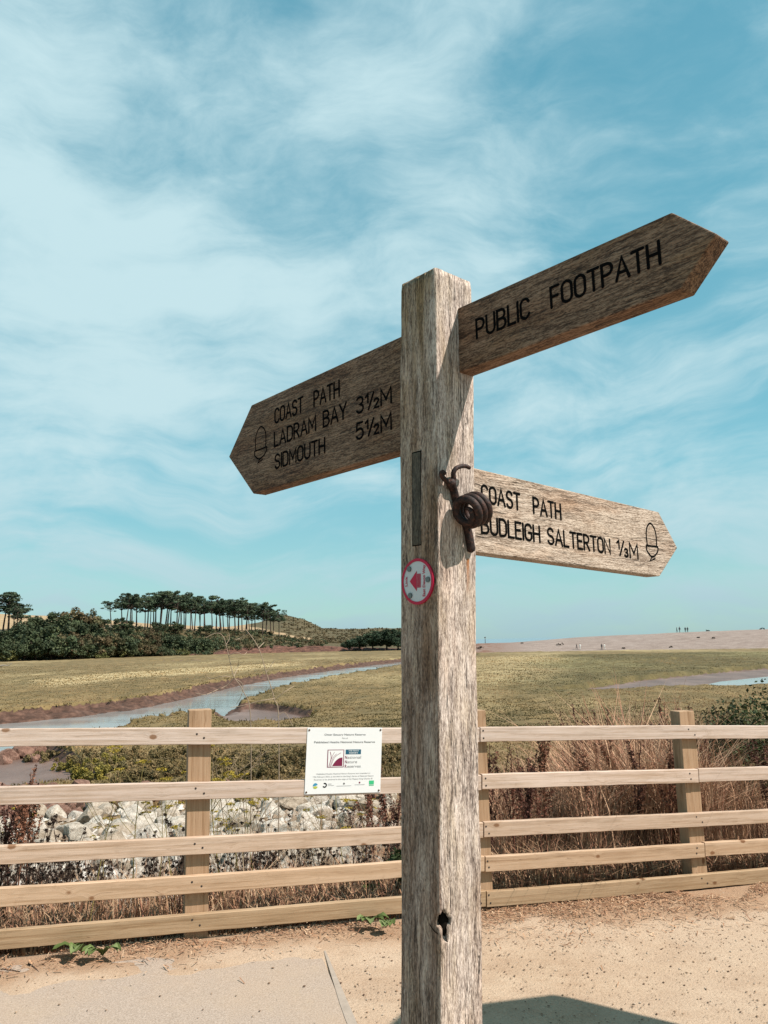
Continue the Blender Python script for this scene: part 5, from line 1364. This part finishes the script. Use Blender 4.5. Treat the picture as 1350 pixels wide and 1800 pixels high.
bare_stem([([(490, 1277), (482, 1228), (468, 1182), (454.5, 1139), (435, 1110), (428, 1104)], .0046, .0022), ([(454.5, 1139), (462, 1133), (468, 1128), (467, 1120)], .0034, .002), ([(437, 1113), (424, 1122), (414, 1124)], .003, .0018), ([(482, 1228), (462, 1230), (447, 1234), (425, 1240), (404, 1243)], .0034, .0018), ([(483, 1230), (500, 1215), (518, 1206)], .003, .0018), ([(487, 1260), (500, 1252), (512, 1275)], .003, .002), ([(468, 1182), (478, 1168), (482, 1160)], .003, .0016)], 1.6, 'tall leafless pale stem rising above the top rail left of the notice, the taller one', 5)
bare_stem([([(441, 1277), (428, 1216), (411, 1189), (402.5, 1155), (393, 1120), (380, 1113), (362, 1121)], .0042, .0020), ([(411, 1193), (398, 1206), (381, 1213), (360, 1220), (343, 1218)], .0034, .0018), ([(414, 1194), (428, 1203), (427, 1222), (418, 1240)], .0032, .0018), ([(402, 1152), (415, 1147), (427, 1151), (434, 1146)], .003, .0016), ([(405, 1190), (388, 1188), (370, 1193), (360, 1186)], .003, .0018), ([(396, 1135), (404, 1122), (402, 1112)], .0028, .0016), ([(411, 1189), (420, 1172), (419, 1160)], .0028, .0016)], 1.9, 'shorter tangled leafless pale stem with looping shoots between the left fence post and the notice', 6)
for k in range(26):
    u = r.uniform(380, 700); s = 0.8 + 3.0 * r.random()
    plant(ktwig, 'bare_stem', at_px(u, s), r.uniform(0.6, 1.15), r.uniform(0, 6.28), 'tangled leafless stem behind the fence around the notice', 'dead stem', 'leafless stems behind the fence', r.uniform(-.3, .3))
for k in range(14):
    u = r.uniform(850, 1400); s = 0.8 + 4.0 * r.random()
    plant(ktwig, 'bare_stem', at_px(u, s), r.uniform(0.7, 1.5), r.uniform(0, 6.28), 'leafless stem among the docks on the right', 'dead stem', 'leafless stems among the docks', r.uniform(-.25, .25))


def leafy_bush(name, pos, rx, h, cols, label, cat, seed, leaf=0.03, ncl=46, each=80, group=None, stems=True):
    rng = np.random.default_rng(seed); root = empty(name, pos, label, cat, group)
    cen = []; rd = []; cc = []
    for k in range(ncl):
        a = rng.uniform(0, 6.28); q_ = math.sqrt(rng.random()); z = h * (0.15 + 0.8 * rng.random()) * (1 - 0.5 * q_ * q_); cen.append((math.cos(a) * rx * q_, math.sin(a) * rx * q_ * 0.8, z)); rd.append(h * rng.uniform(0.12, 0.22)); cc.append(np.array(cols[rng.integers(len(cols))]))
    V, Fc, C = leaf_cloud(cen, rd, each, leaf, cc, rng)
    link('foliage', np_mesh('foliage', V, Fc, col=C), M['leaf'], root)
    if stems: link('stem', multi_mesh('stem', [tube_arrays([(0, 0, -0.05), (c[0] * 0.5, c[1] * 0.5, c[2] * 0.6), c], [0.012, 0.008, 0.004], 5) for c in cen[:9]]), M['bark'], root)
    return root


GREEN = [(0.040, 0.055, 0.018), (0.030, 0.042, 0.015), (0.062, 0.072, 0.022)]
for i, (u, s, rx, h) in enumerate(((1275, 1.9, 0.50, 1.48), (1335, 1.6, 0.60, 1.46), (1420, 2.4, 0.8, 1.85))):
    leafy_bush('bramble_bush', at_px(u, s), rx, h, GREEN, ('dark green bramble bush behind the right fence post, the smaller one', 'dark green bramble bush above the fence at the right edge', 'dark green bramble bush just beyond the right edge')[i], 'bramble', 700 + i, 0.019, 90, 150)
for i, (u, s) in enumerate(((925, 3.2), (985, 2.6), (700, 0.7))):
    leafy_bush('green_weed', at_px(u, s), 0.22, (0.75, 0.6, 0.35)[i], GREEN, ('green leafy weed under the top rail right of the signpost', 'green leafy weed among docks below the top rail', 'dark green weed low behind the fence beside the signpost')[i], 'weed', 720 + i, 0.022, 16, 45)
# olive sea purslane on the near bank, below the top rail
OLIVE = [(0.165, 0.122, 0.052), (0.21, 0.148, 0.068), (0.135, 0.108, 0.048), (0.25, 0.18, 0.085)]
YELL = [(0.27, 0.215, 0.045), (0.22, 0.185, 0.05)]
k = 0
for (u, v, w, cols) in ((90, 1335, 1.2, OLIVE), (130, 1330, 1.3, OLIVE), (180, 1333, 1.3, OLIVE), (240, 1330, 1.5, OLIVE), (300, 1335, 1.6, OLIVE), (200, 1355, 1.0, OLIVE), (265, 1360, 1.1, OLIVE), (320, 1362, 1.1, OLIVE), (390, 1340, 1.5, OLIVE), (450, 1338, 1.5, OLIVE), (510, 1345, 1.4, OLIVE),
                        (420, 1362, 1.0, OLIVE), (480, 1365, 1.0, OLIVE), (130, 1352, 0.8, YELL), (165, 1366, 0.75, YELL), (185, 1348, 0.8, YELL), (700, 1320, 1.4, OLIVE), (560, 1330, 1.4, OLIVE), (620, 1335, 1.4, OLIVE), (680, 1345, 1.2, OLIVE), (240, 1375, 0.8, OLIVE), (350, 1380, 0.8, OLIVE)):
    zz = -2.6
    for _ in range(6): p = px_ground(u, v, zz); zz = ground_at(p.x, p.y)
    yl = cols is YELL
    leafy_bush('sea_purslane', (p.x, p.y, zz - 0.1), w, 0.55, cols, 'yellow green low shrub beside the mud under the top rail' if yl else 'olive low shrub on the near river bank seen under the top rail', 'shrub', 740 + k, 0.032, 46, 110, 'yellowish shrubs beside the mud' if yl else 'olive shrubs on the near bank', False); k += 1


def leafy_weed(pos, seed, label):
    root = empty('dock_seedling', pos, label, 'weed'); rng = np.random.default_rng(seed)
    for k in range(5):
        a = rng.uniform(-2.6, -0.3); L = rng.uniform(0.09, 0.15); wv = 0.027; V = []; n_ = 8
        for i in range(n_ + 1):
            t = i / n_; w = wv * math.sin(math.pi * min(1, t * 0.93 + 0.07)) ** 0.7; p = np.array([math.cos(a) * L * t, math.sin(a) * L * t, 0.055 * math.sin(t * 2.4) + 0.004]); sd = np.array([-math.sin(a), math.cos(a), 0]); ru = 0.004 * math.sin(i * 2.1)
            V += [p - sd * w + [0, 0, 0.008 + ru], p, p + sd * w + [0, 0, 0.008 - ru]]
        Fc = [(i * 3 + j, i * 3 + j + 1, i * 3 + j + 4, i * 3 + j + 3) for i in range(n_) for j in (0, 1)]
        C = np.tile(np.array([(0.12, 0.165, 0.05), (0.18, 0.225, 0.09), (0.085, 0.12, 0.035)][k % 3]), (len(V), 1)); link('leaf', np_mesh('leaf', V, Fc, col=C, smooth=True), M['leaf'], root)


for i, (u, v) in enumerate(((142, 1673), (180, 1680), (650, 1626), (678, 1631))):
    p = px_ground(u, v, 0.0); p = px_ground(u, v, float(gz(p.x)) + 0.02); p.z = float(gz(p.x)) + 0.018
    leafy_weed(p, 800 + i, ('broad leaved green weed under the bottom rail, leftmost', 'broad leaved green weed left of the left fence post, second from the left edge', 'broad leaved green weed under the bottom rail left of the signpost', 'broad leaved green weed at the fence foot nearest the signpost')[i])
for i, pts in enumerate((((50, 1692), (62, 1700), (72, 1712)), ((0, 1701), (18, 1703), (35, 1706)))):
    P_ = [px_ground(u, v, float(gz(px_ground(u, v, 0.0).x)) + 0.01) for u, v in pts]; P_ = [Vector((p.x, p.y, float(gz(p.x)) + 0.009)) for p in P_]
    o = link('fallen_twig', multi_mesh('fallen_twig', [tube_arrays(smooth_path(P_, 4), np.linspace(0.004, 0.002, 9), 6)]), M['bark']); tag(o, ('short dark twig lying on the concrete near the left edge', 'thin twig lying on the sand at the left edge')[i], 'twig')

# ------------------------------------------------------------------ trees on the headland
def broadleaf(seed, cols):
    rng = np.random.default_rng(seed); cen = []; rd = []; cc = []
    for k in range(46):
        a = rng.uniform(0, 6.28); q_ = math.sqrt(rng.random()); z = 0.25 + 0.62 * rng.random() * math.sqrt(1 - 0.72 * q_ * q_); cen.append((0.56 * math.cos(a) * q_, 0.56 * math.sin(a) * q_, z)); rd.append(rng.uniform(0.09, 0.17)); cc.append(np.array(cols[rng.integers(len(cols))]) * rng.uniform(0.75, 1.3))
    V, Fc, C = leaf_cloud(cen, rd, 70, 0.035, cc, rng, 0.8, 0.6); crown = np_mesh('crown', V, Fc, col=C); crown.materials.append(M['leaf'])
    tr = [tube_arrays([(0, 0, -0.08), (0.01, 0, 0.2), (0.02, 0.01, 0.5)], [0.035, 0.028, 0.012], 7)] + [tube_arrays([(0, 0, 0.15), tuple(np.array(c) * [0.6, 0.6, 0.8]), c], [0.016, 0.01, 0.004], 5) for c in cen[:7]]
    t = multi_mesh('trunk', tr); t.materials.append(M['bark']); return t, crown


def pine(seed):
    """stone-pine habit: long bare stem, forked limbs, flat layered crown; unit height"""
    rng = np.random.default_rng(seed); lx, ly = rng.normal(0, 0.06, 2); tr = []; cen = []; rd = []; cc = []
    main = [(lx * t + 0.012 * math.sin(4 * t + seed), ly * t, t * 0.88) for t in np.linspace(-0.05, 1, 8)]; tr.append(tube_arrays(main, np.linspace(0.020, 0.008, 8), 6))
    W_ = rng.uniform(0.22, 0.36)
    for k in range(24):
        a = rng.uniform(0, 6.28); q_ = math.sqrt(rng.random()); z = rng.uniform(0.60, 0.97) - 0.10 * q_; c = (lx + math.cos(a) * W_ * q_ * (1 if z > 0.76 else 0.8), ly + math.sin(a) * W_ * q_, z); cen.append(c); rd.append(rng.choice((0.045, 0.06, 0.08, 0.11)))
        cc.append(np.array([(0.050, 0.075, 0.044), (0.062, 0.088, 0.050), (0.078, 0.100, 0.054)][rng.integers(3)]) * rng.uniform(0.8, 1.25)); t0 = max(0.5, z - rng.uniform(0.08, 0.2)); tr.append(tube_arrays([(lx * t0 / .88, ly * t0 / .88, t0), tuple((np.array(c) + [lx * .9, ly * .9, t0]) / 2 + [0, 0, 0.012]), c], [0.007, 0.005, 0.003], 4))
    V, Fc, C = leaf_cloud(cen, rd, 70, 0.021, cc, rng, 0.42, 0.9); crown = np_mesh('crown', V, Fc, col=C); crown.materials.append(M['leaf']); t = multi_mesh('trunk', tr); t.materials.append(M['bark']); return t, crown


pines = [pine(900 + k) for k in range(7)]
DK = [(0.062, 0.080, 0.038), (0.078, 0.092, 0.042), (0.048, 0.066, 0.034)]; BR = [(0.110, 0.088, 0.044), (0.092, 0.084, 0.040), (0.125, 0.090, 0.046)]; LG = [(0.13, 0.135, 0.045), (0.155, 0.15, 0.052)]
leafs = {'d': [broadleaf(930 + k, DK) for k in range(3)], 'b': [broadleaf(940 + k, BR + DK[:1]) for k in range(2)], 'l': [broadleaf(950 + k, LG) for k in range(2)], 'e': [broadleaf(960 + k, [(0.032, 0.052, 0.028), (0.042, 0.064, 0.034)]) for k in range(2)]}


def tree(kind, var, pos, h, w, label, cat, group):
    o = empty(kind, pos, label, cat, group, r.uniform(0, 6.28)); o.scale = (w, w, h); link('trunk', var[0], None, o); link('crown', var[1], None, o); return o


PG = 'pines standing along the ridge'
PINES = [(505, 95, 195, 1.1), (575, 58, 205, 1.0), (600, 60, 205, 1.0), (622, 72, 200, 0.9), (662, 78, 215, 1.0), (685, 85, 218, 0.9), (708, 46, 205, 1.15), (732, 52, 205, 1.0), (756, 50, 210, 1.0), (779, 62, 222, 1.0), (805, 60, 222, 0.9), (828, 60, 222, 1.1), (846, 66, 212, 0.9), (868, 70, 214, 0.9), (890, 72, 220, 1.0), (914, 84, 218, 0.9), (930, 88, 224, 0.9),
         (966, 80, 222, 0.95), (984, 84, 226, 0.9), (1005, 78, 226, 1.0), (1022, 86, 228, 0.9), (1048, 88, 232, 0.9), (1074, 86, 236, 1.0), (1090, 92, 238, 0.9), (1105, 90, 240, 0.9), (1126, 98, 240, 0.9), (1138, 102, 244, 0.8), (1168, 96, 246, 1.0), (1196, 104, 250, 0.9), (1213, 108, 252, 0.9), (1248, 134, 254, 0.95), (1272, 140, 256, 0.9),
         (37, 52, 252, 1.25), (12, 66, 250, 1.1), (56, 110, 252, 0.9), (76, 104, 254, 0.9), (95, 120, 256, 0.85)]
for i, (zx, zt, zb, wf) in enumerate(PINES):
    u = zx / 2.596; vt = 1020 + zt / 2.596; vb = 1020 + zb / 2.596
    dist = (236 + (8 if i % 3 == 0 else (-3 if i % 3 == 1 else 3))) * hk_(u); base = px_dist(u, vb, dist); top = px_dist(u, vt, dist); h = (top.z - base.z) * (1.10 + 0.06 * math.sin(i * 2.7))
    lab = 'tall dark pine with flat crown in the row along the ridge'
    if i >= 32: lab = 'dark pine with bare trunk above the wood at the left edge'
    if i == 0: lab = 'short broad crowned pine at the left end of the ridge row'
    if i == 31: lab = 'low dark pine at the right end of the ridge row'
    tree('pine_tree', pines[i % 7], base - Vector((0, 0, 0.3)), h, h * wf * r.uniform(0.92, 1.12), lab, 'pine', None if i in (0, 31) else (PG if i < 32 else 'pines at the left edge'))
for i in range(20):      # second rank of the stand, a little farther back
    zx = 560 + i * 35 + r.uniform(-10, 10); u = zx / 2.596; zt = np.interp(zx, [560, 720, 900, 1250], [64, 52, 80, 126]) + r.uniform(-3, 16); zb = np.interp(zx, [560, 900, 1250], [203, 220, 254])
    dist = 252 * hk_(u); base = px_dist(u, 1020 + zb / 2.596, dist); h = (px_dist(u, 1020 + zt / 2.596, dist).z - base.z) * 1.06
    tree('pine_tree', pines[(i * 3 + 1) % 7], base - Vector((0, 0, 0.3)), h, h * r.uniform(0.95, 1.2), 'tall dark pine with flat crown in the row along the ridge', 'pine', PG)
# broadleaf wood, (zoom x, top, bottom, width factor, kind)
WOOD = [(20, 262, 375, 1.1, 'd'), (15, 300, 378, 1.3, 'l'), (80, 285, 372, 1.2, 'd'), (150, 160, 300, 1.2, 'd'), (210, 145, 300, 1.2, 'd'), (250, 140, 290, 1.0, 'd'), (340, 115, 300, 1.05, 'b'), (395, 130, 280, 0.8, 'b'), (300, 150, 320, 1.1, 'd'), (160, 215, 370, 1.2, 'd'), (230, 200, 372, 1.2, 'd'), (290, 230, 372, 1.2, 'b'), (360, 190, 340, 1.1, 'd'), (420, 190, 330, 1.0, 'd'), (350, 260, 370, 1.3, 'd'), (430, 240, 366, 1.2, 'b'),
        (110, 250, 372, 1.2, 'd'), (470, 215, 350, 1.1, 'd'), (440, 320, 370, 1.8, 'l'), (500, 235, 358, 1.1, 'b'), (540, 225, 345, 1.0, 'd'), (575, 250, 360, 1.2, 'd'), (620, 240, 345, 1.1, 'b'), (650, 270, 356, 1.3, 'b'), (700, 285, 354, 1.4, 'b'), (560, 300, 360, 1.5, 'l'), (740, 300, 352, 1.5, 'd'), (680, 215, 320, 1.1, 'b'), (600, 215, 310, 1.1, 'd'), (735, 225, 315, 1.1, 'd'), (790, 240, 330, 1.2, 'd'), (850, 250, 340, 1.3, 'd'), (910, 255, 338, 1.4, 'd'), (970, 262, 336, 1.4, 'd'), (830, 310, 350, 1.8, 'l'),
        (1040, 265, 328, 1.5, 'd'), (1100, 270, 325, 1.6, 'd'), (1160, 275, 322, 1.7, 'd'), (1230, 280, 318, 1.9, 'd'), (1290, 284, 316, 2.0, 'd'), (720, 185, 240, 1.5, 'd'), (800, 185, 235, 1.6, 'd'), (560, 165, 225, 1.4, 'd'), (445, 160, 230, 1.4, 'd'), (940, 200, 238, 1.8, 'd'), (60, 205, 300, 1.2, 'd'), (120, 180, 300, 1.2, 'd')]
names = {'d': ('broadleaf_tree', 'dark green bushy tree in the wood across the river', 'dark trees of the wood across the river'), 'b': ('broadleaf_tree', 'brownish green bushy tree in the wood across the river', 'brownish trees of the wood across the river'), 'l': ('bush', 'lighter green bush at the foot of the wood beside the marsh', 'lighter bushes at the foot of the wood')}
for i, (zx, zt, zb, wf, kd) in enumerate(WOOD):
    u = zx / 2.596; vt = 1020 + zt / 2.596; vb = 1020 + zb / 2.596
    dist = np.interp(vb, [1100, 1140, 1163], [234, 222, 203]) * hk_(u); base = px_dist(u, vb, dist); top = px_dist(u, vt, dist); h = (top.z - base.z) * 1.10
    nm, lb, gp = names[kd]; tree(nm, r.choice(leafs[kd]), base - Vector((0, 0, 0.2)), h, max(h, 3.2) * wf * 0.85, lb, 'tree' if nm != 'bush' else 'bush', gp)
for i, (u, vt, vb, wf) in enumerate(((632, 1118, 1142, 1.6), (655, 1108, 1142, 1.2), (680, 1104, 1142, 1.15), (700, 1106, 1143, 1.2), (725, 1112, 1143, 1.2), (615, 1126, 1141, 1.6), (745, 1122, 1143, 1.4))):
    base = px_dist(u, vb, 204 * hk_(u)); top = px_dist(u, vt, 204 * hk_(u)); h = (top.z - base.z) * 1.12
    tree('holm_oak', leafs['e'][i % 2], base - Vector((0, 0, 0.2)), h, h * wf, 'dark rounded evergreen tree on the shore left of the signpost', 'tree', 'dark evergreens on the far shore')
# scrub covering the far slope (reads as one mass)
rng = np.random.default_rng(77); cen = []; rd = []; cc = []
for k in range(1100):
    u = rng.uniform(-200, 575); f = rng.uniform(0.10, 0.52) if u < 480 else rng.uniform(0.12, 0.46); p = hill_at(u, f); s_ = rng.uniform(0.7, 2.1) * (1 if u < 470 else 0.6); cen.append((p.x, p.y, p.z + s_ * 0.35)); rd.append(s_); pal = BR + DK if u > 400 else DK + BR[:1]; cc.append(np.array(pal[rng.integers(len(pal))]) * rng.uniform(0.7, 1.3))
V, Fc, C = leaf_cloud(cen, rd, 46, 0.36, cc, rng, 0.75, 0.6)
tag(link('hillside_scrub', np_mesh('hillside_scrub', V, Fc, col=C), M['leaf']), 'dark low scrub covering the slope below the pines', 'scrub', kind='stuff')
cen = []; rd = []; cc = []
for k in range(1700):
    u = rng.uniform(495, 800); f = rng.uniform(0.32, 0.9); p = hill_at(u, f); s_ = rng.uniform(0.35, 0.9); cen.append((p.x, p.y, p.z + s_ * 0.2)); rd.append(s_); cc.append(np.array([(0.105, 0.078, 0.035), (0.085, 0.068, 0.030), (0.125, 0.090, 0.043)][rng.integers(3)]) * rng.uniform(0.7, 1.3))
V, Fc, C = leaf_cloud(cen, rd, 22, 0.32, cc, rng, 0.6, 0.8)
tag(link('heath_scrub', np_mesh('heath_scrub', V, Fc, col=C), M['leaf']), 'brown heath scrub on the low hill left of the signpost', 'scrub', kind='stuff')

# ------------------------------------------------------------------ people and marks on the pebble ridge
def person(pos, h, mat, label, seed, rotz, step=0.08):
    bm = bmesh.new(); J = {}
    def v(n_, x, y, z): J[n_] = bm.verts.new((x, y, z))
    v('pel', 0, 0, .53); v('waist', 0, 0, .62); v('chest', 0, .005, .75); v('neck', 0, .01, .855); v('head', 0, .02, .90); v('crown', 0, .02, .965)
    for s_, n_ in ((1, 'l'), (-1, 'r')):
        v('hip' + n_, .055 * s_, 0, .50); v('kn' + n_, .06 * s_, step * s_ + .02, .28); v('an' + n_, .06 * s_, step * s_ * 1.6 - .01, .045); v('toe' + n_, .065 * s_, step * s_ * 1.6 + .07, .02)
        v('sh' + n_, .10 * s_, 0, .805); v('el' + n_, .135 * s_, -step * s_ * .5, .64); v('wr' + n_, .14 * s_, -step * s_ + .05, .50); v('hd' + n_, .14 * s_, -step * s_ + .065, .455)
    E = [('pel', 'waist'), ('waist', 'chest'), ('chest', 'neck'), ('neck', 'head'), ('head', 'crown')]
    for n_ in 'lr': E += [('pel', 'hip' + n_), ('hip' + n_, 'kn' + n_), ('kn' + n_, 'an' + n_), ('an' + n_, 'toe' + n_), ('chest', 'sh' + n_), ('sh' + n_, 'el' + n_), ('el' + n_, 'wr' + n_), ('wr' + n_, 'hd' + n_)]
    for a, b_ in E: bm.edges.new((J[a], J[b_]))
    RAD = {'pel': .075, 'waist': .068, 'chest': .082, 'neck': .032, 'head': .050, 'crown': .045, 'hip': .058, 'kn': .04, 'an': .026, 'toe': .02, 'sh': .04, 'el': .028, 'wr': .02, 'hd': .018}
    order = list(J); me = bpy.data.meshes.new('person'); bm.verts.index_update(); bm.to_mesh(me); bm.free()
    o = bpy.data.objects.new('person', me); COL.objects.link(o); md = o.modifiers.new('s', 'SKIN'); o.modifiers.new('sub', 'SUBSURF').levels = 1; o.modifiers['sub'].render_levels = 1
    for i, n_ in enumerate(order): k = RAD.get(n_, RAD.get(n_[:-1], .03)); me.skin_vertices[0].data[i].radius = (k, k)
    me.skin_vertices[0].data[0].use_root = True
    dg = bpy.context.evaluated_depsgraph_get(); m2 = bpy.data.meshes.new_from_object(o.evaluated_get(dg)); bpy.data.objects.remove(o)
    for m_ in (mat, M['skin']): m2.materials.append(m_)
    for p in m2.polygons:
        p.use_smooth = True; c = p.center; p.material_index = 1 if (c.z > .86 or (abs(c.x) > .12 and c.z < .56)) else 0
    o = link('person', m2); o.location = pos; o.scale = (h, h, h); o.rotation_euler = (0, 0, rotz); tag(o, label, 'person')
    bm = bmesh.new(); bmesh.ops.create_uvsphere(bm, u_segments=10, v_segments=6, radius=.056)
    for v_ in bm.verts: v_.co = v_.co * Vector((1, 1.1, .9)).length / 1.73 + Vector((0, -.004, .0)); v_.co.z = max(v_.co.z, -.01)
    hr = link('hair', bm_mesh('hair', bm, True), M['hair'], o); hr.location = (0, .012, .945)


bvh = None
from mathutils.bvhtree import BVHTree
bt = BVHTree.FromPolygons([tuple(v) for v in Vb.tolist()], [tuple(f) for f in np.stack([np.arange(26 * 260).reshape(26, 260)[:-1, :-1], np.arange(26 * 260).reshape(26, 260)[:-1, 1:], np.arange(26 * 260).reshape(26, 260)[1:, 1:], np.arange(26 * 260).reshape(26, 260)[1:, :-1]], -1).reshape(-1, 4).tolist()])


def beach_pt(u, v=None):
    """ground point on the shingle: crest of column u, or where the sight line (u, v) meets it"""
    o = Vector((0, 0, EYE))
    for dv in np.arange(-14, 40, 0.25):
        vv = (v if v is not None else float(np.interp(u, bu, crest)) - 6) + (dv if v is None else dv * 0.3)
        if v is not None and dv < 0: continue
        h = bt.ray_cast(o, px_ray(u, vv).normalized())
        if h[0] is not None: return h[0]
    return px_ground(u, 1140, -2.4)


for i, (u, v, mt, lb) in enumerate(((1190, None, 'coat', 'tiny dark figure on the pebble ridge, leftmost of the group'), (1195, None, 'coat', 'tiny dark figure on the pebble ridge, second from the left'), (1205, None, 'coat', 'tiny dark figure on the pebble ridge, third from the left'), (1209, None, 'coat', 'tiny dark figure on the pebble ridge, rightmost of the group'),
                                    (1014, 1141.5, 'coat', 'distant person in dark clothes at the foot of the pebble ridge'), (1020, 1141.5, 'paleshirt', 'distant person in white walking at the foot of the ridge nearer the signpost'), (1058, 1141.5, 'coat', 'distant dark figure beside a person in white farther right'), (1063, 1141.5, 'paleshirt', 'distant person in white farther right at the foot of the ridge'))):
    p = beach_pt(u, v); person(p - Vector((0, 0, 0.03)), 1.72 if i != 1 else 1.9, M[mt], lb, i, r.uniform(0, 6.28))
for i, (u, v, w) in enumerate(((1243, None, 0.9), (1340, None, 1.0), (985, 1134, 1.3), (1228, 1121, 0.5), (1254, 1122, 0.6), (1096, 1140, 0.6), (845, 1141, 1.4), (1180, 1138, 0.6), (918, 1131, 0.5))):
    p = beach_pt(u, v); leafy_bush('beach_scrub', p, w * 0.9, w * 0.6, [(0.035, 0.030, 0.02), (0.06, 0.045, 0.028)], 'small dark clump of scrub on the pale pebble ridge', 'scrub', 850 + i, 0.12, 12, 30, 'dark scrub clumps on the pebble ridge', False)
p = beach_pt(853); o = link('marker_post', multi_mesh('marker_post', [tube_arrays([(0, 0, -.2), (0, 0, 1.0), (.02, 0, 2.0)], [.10, .09, .08], 8), tube_arrays([(-.25, 0, 1.9), (.02, 0, 1.95), (.25, 0, 2.0)], .12, 8)]), M['bark']); o.location = p; tag(o, 'thin dark post on the pebble ridge just right of the signpost', 'post')
# driftwood at the far left water edge
p = px_ground(10, 1172, -2.45); o = link('driftwood', multi_mesh('driftwood', [tube_arrays(smooth_path([(-1.6, 0, .2), (-.5, .1, .3), (.6, 0, .25), (1.3, .1, .8)], 4), np.linspace(.22, .06, 13), 7), tube_arrays([(.2, 0, .3), (.5, .1, .9)], .05, 6)]), mat_plain('bleached_wood', (.33, .28, .22), .9, 0, .2, 3)); o.location = p; tag(o, 'bleached driftwood log on the marsh at the left edge', 'driftwood')

# ------------------------------------------------------------------ reflectance scale, so that sun and sky balance at this exposure
GAIN = 0.8
for m_ in bpy.data.materials:
    if not m_.use_nodes: continue
    for nd in [q_ for q_ in m_.node_tree.nodes if q_.type in ('BSDF_PRINCIPLED', 'BSDF_TRANSLUCENT')]:
        sk = nd.inputs['Base Color'] if nd.type == 'BSDF_PRINCIPLED' else nd.inputs['Color']
        if sk.is_linked:
            src = sk.links[0].from_socket; nt = NT(m_.node_tree)
            m_.node_tree.links.new(nt.mix(1.0, src, (GAIN, GAIN, GAIN), 'MULTIPLY'), sk)
        else: sk.default_value = (*[c * GAIN for c in sk.default_value[:3]], 1)
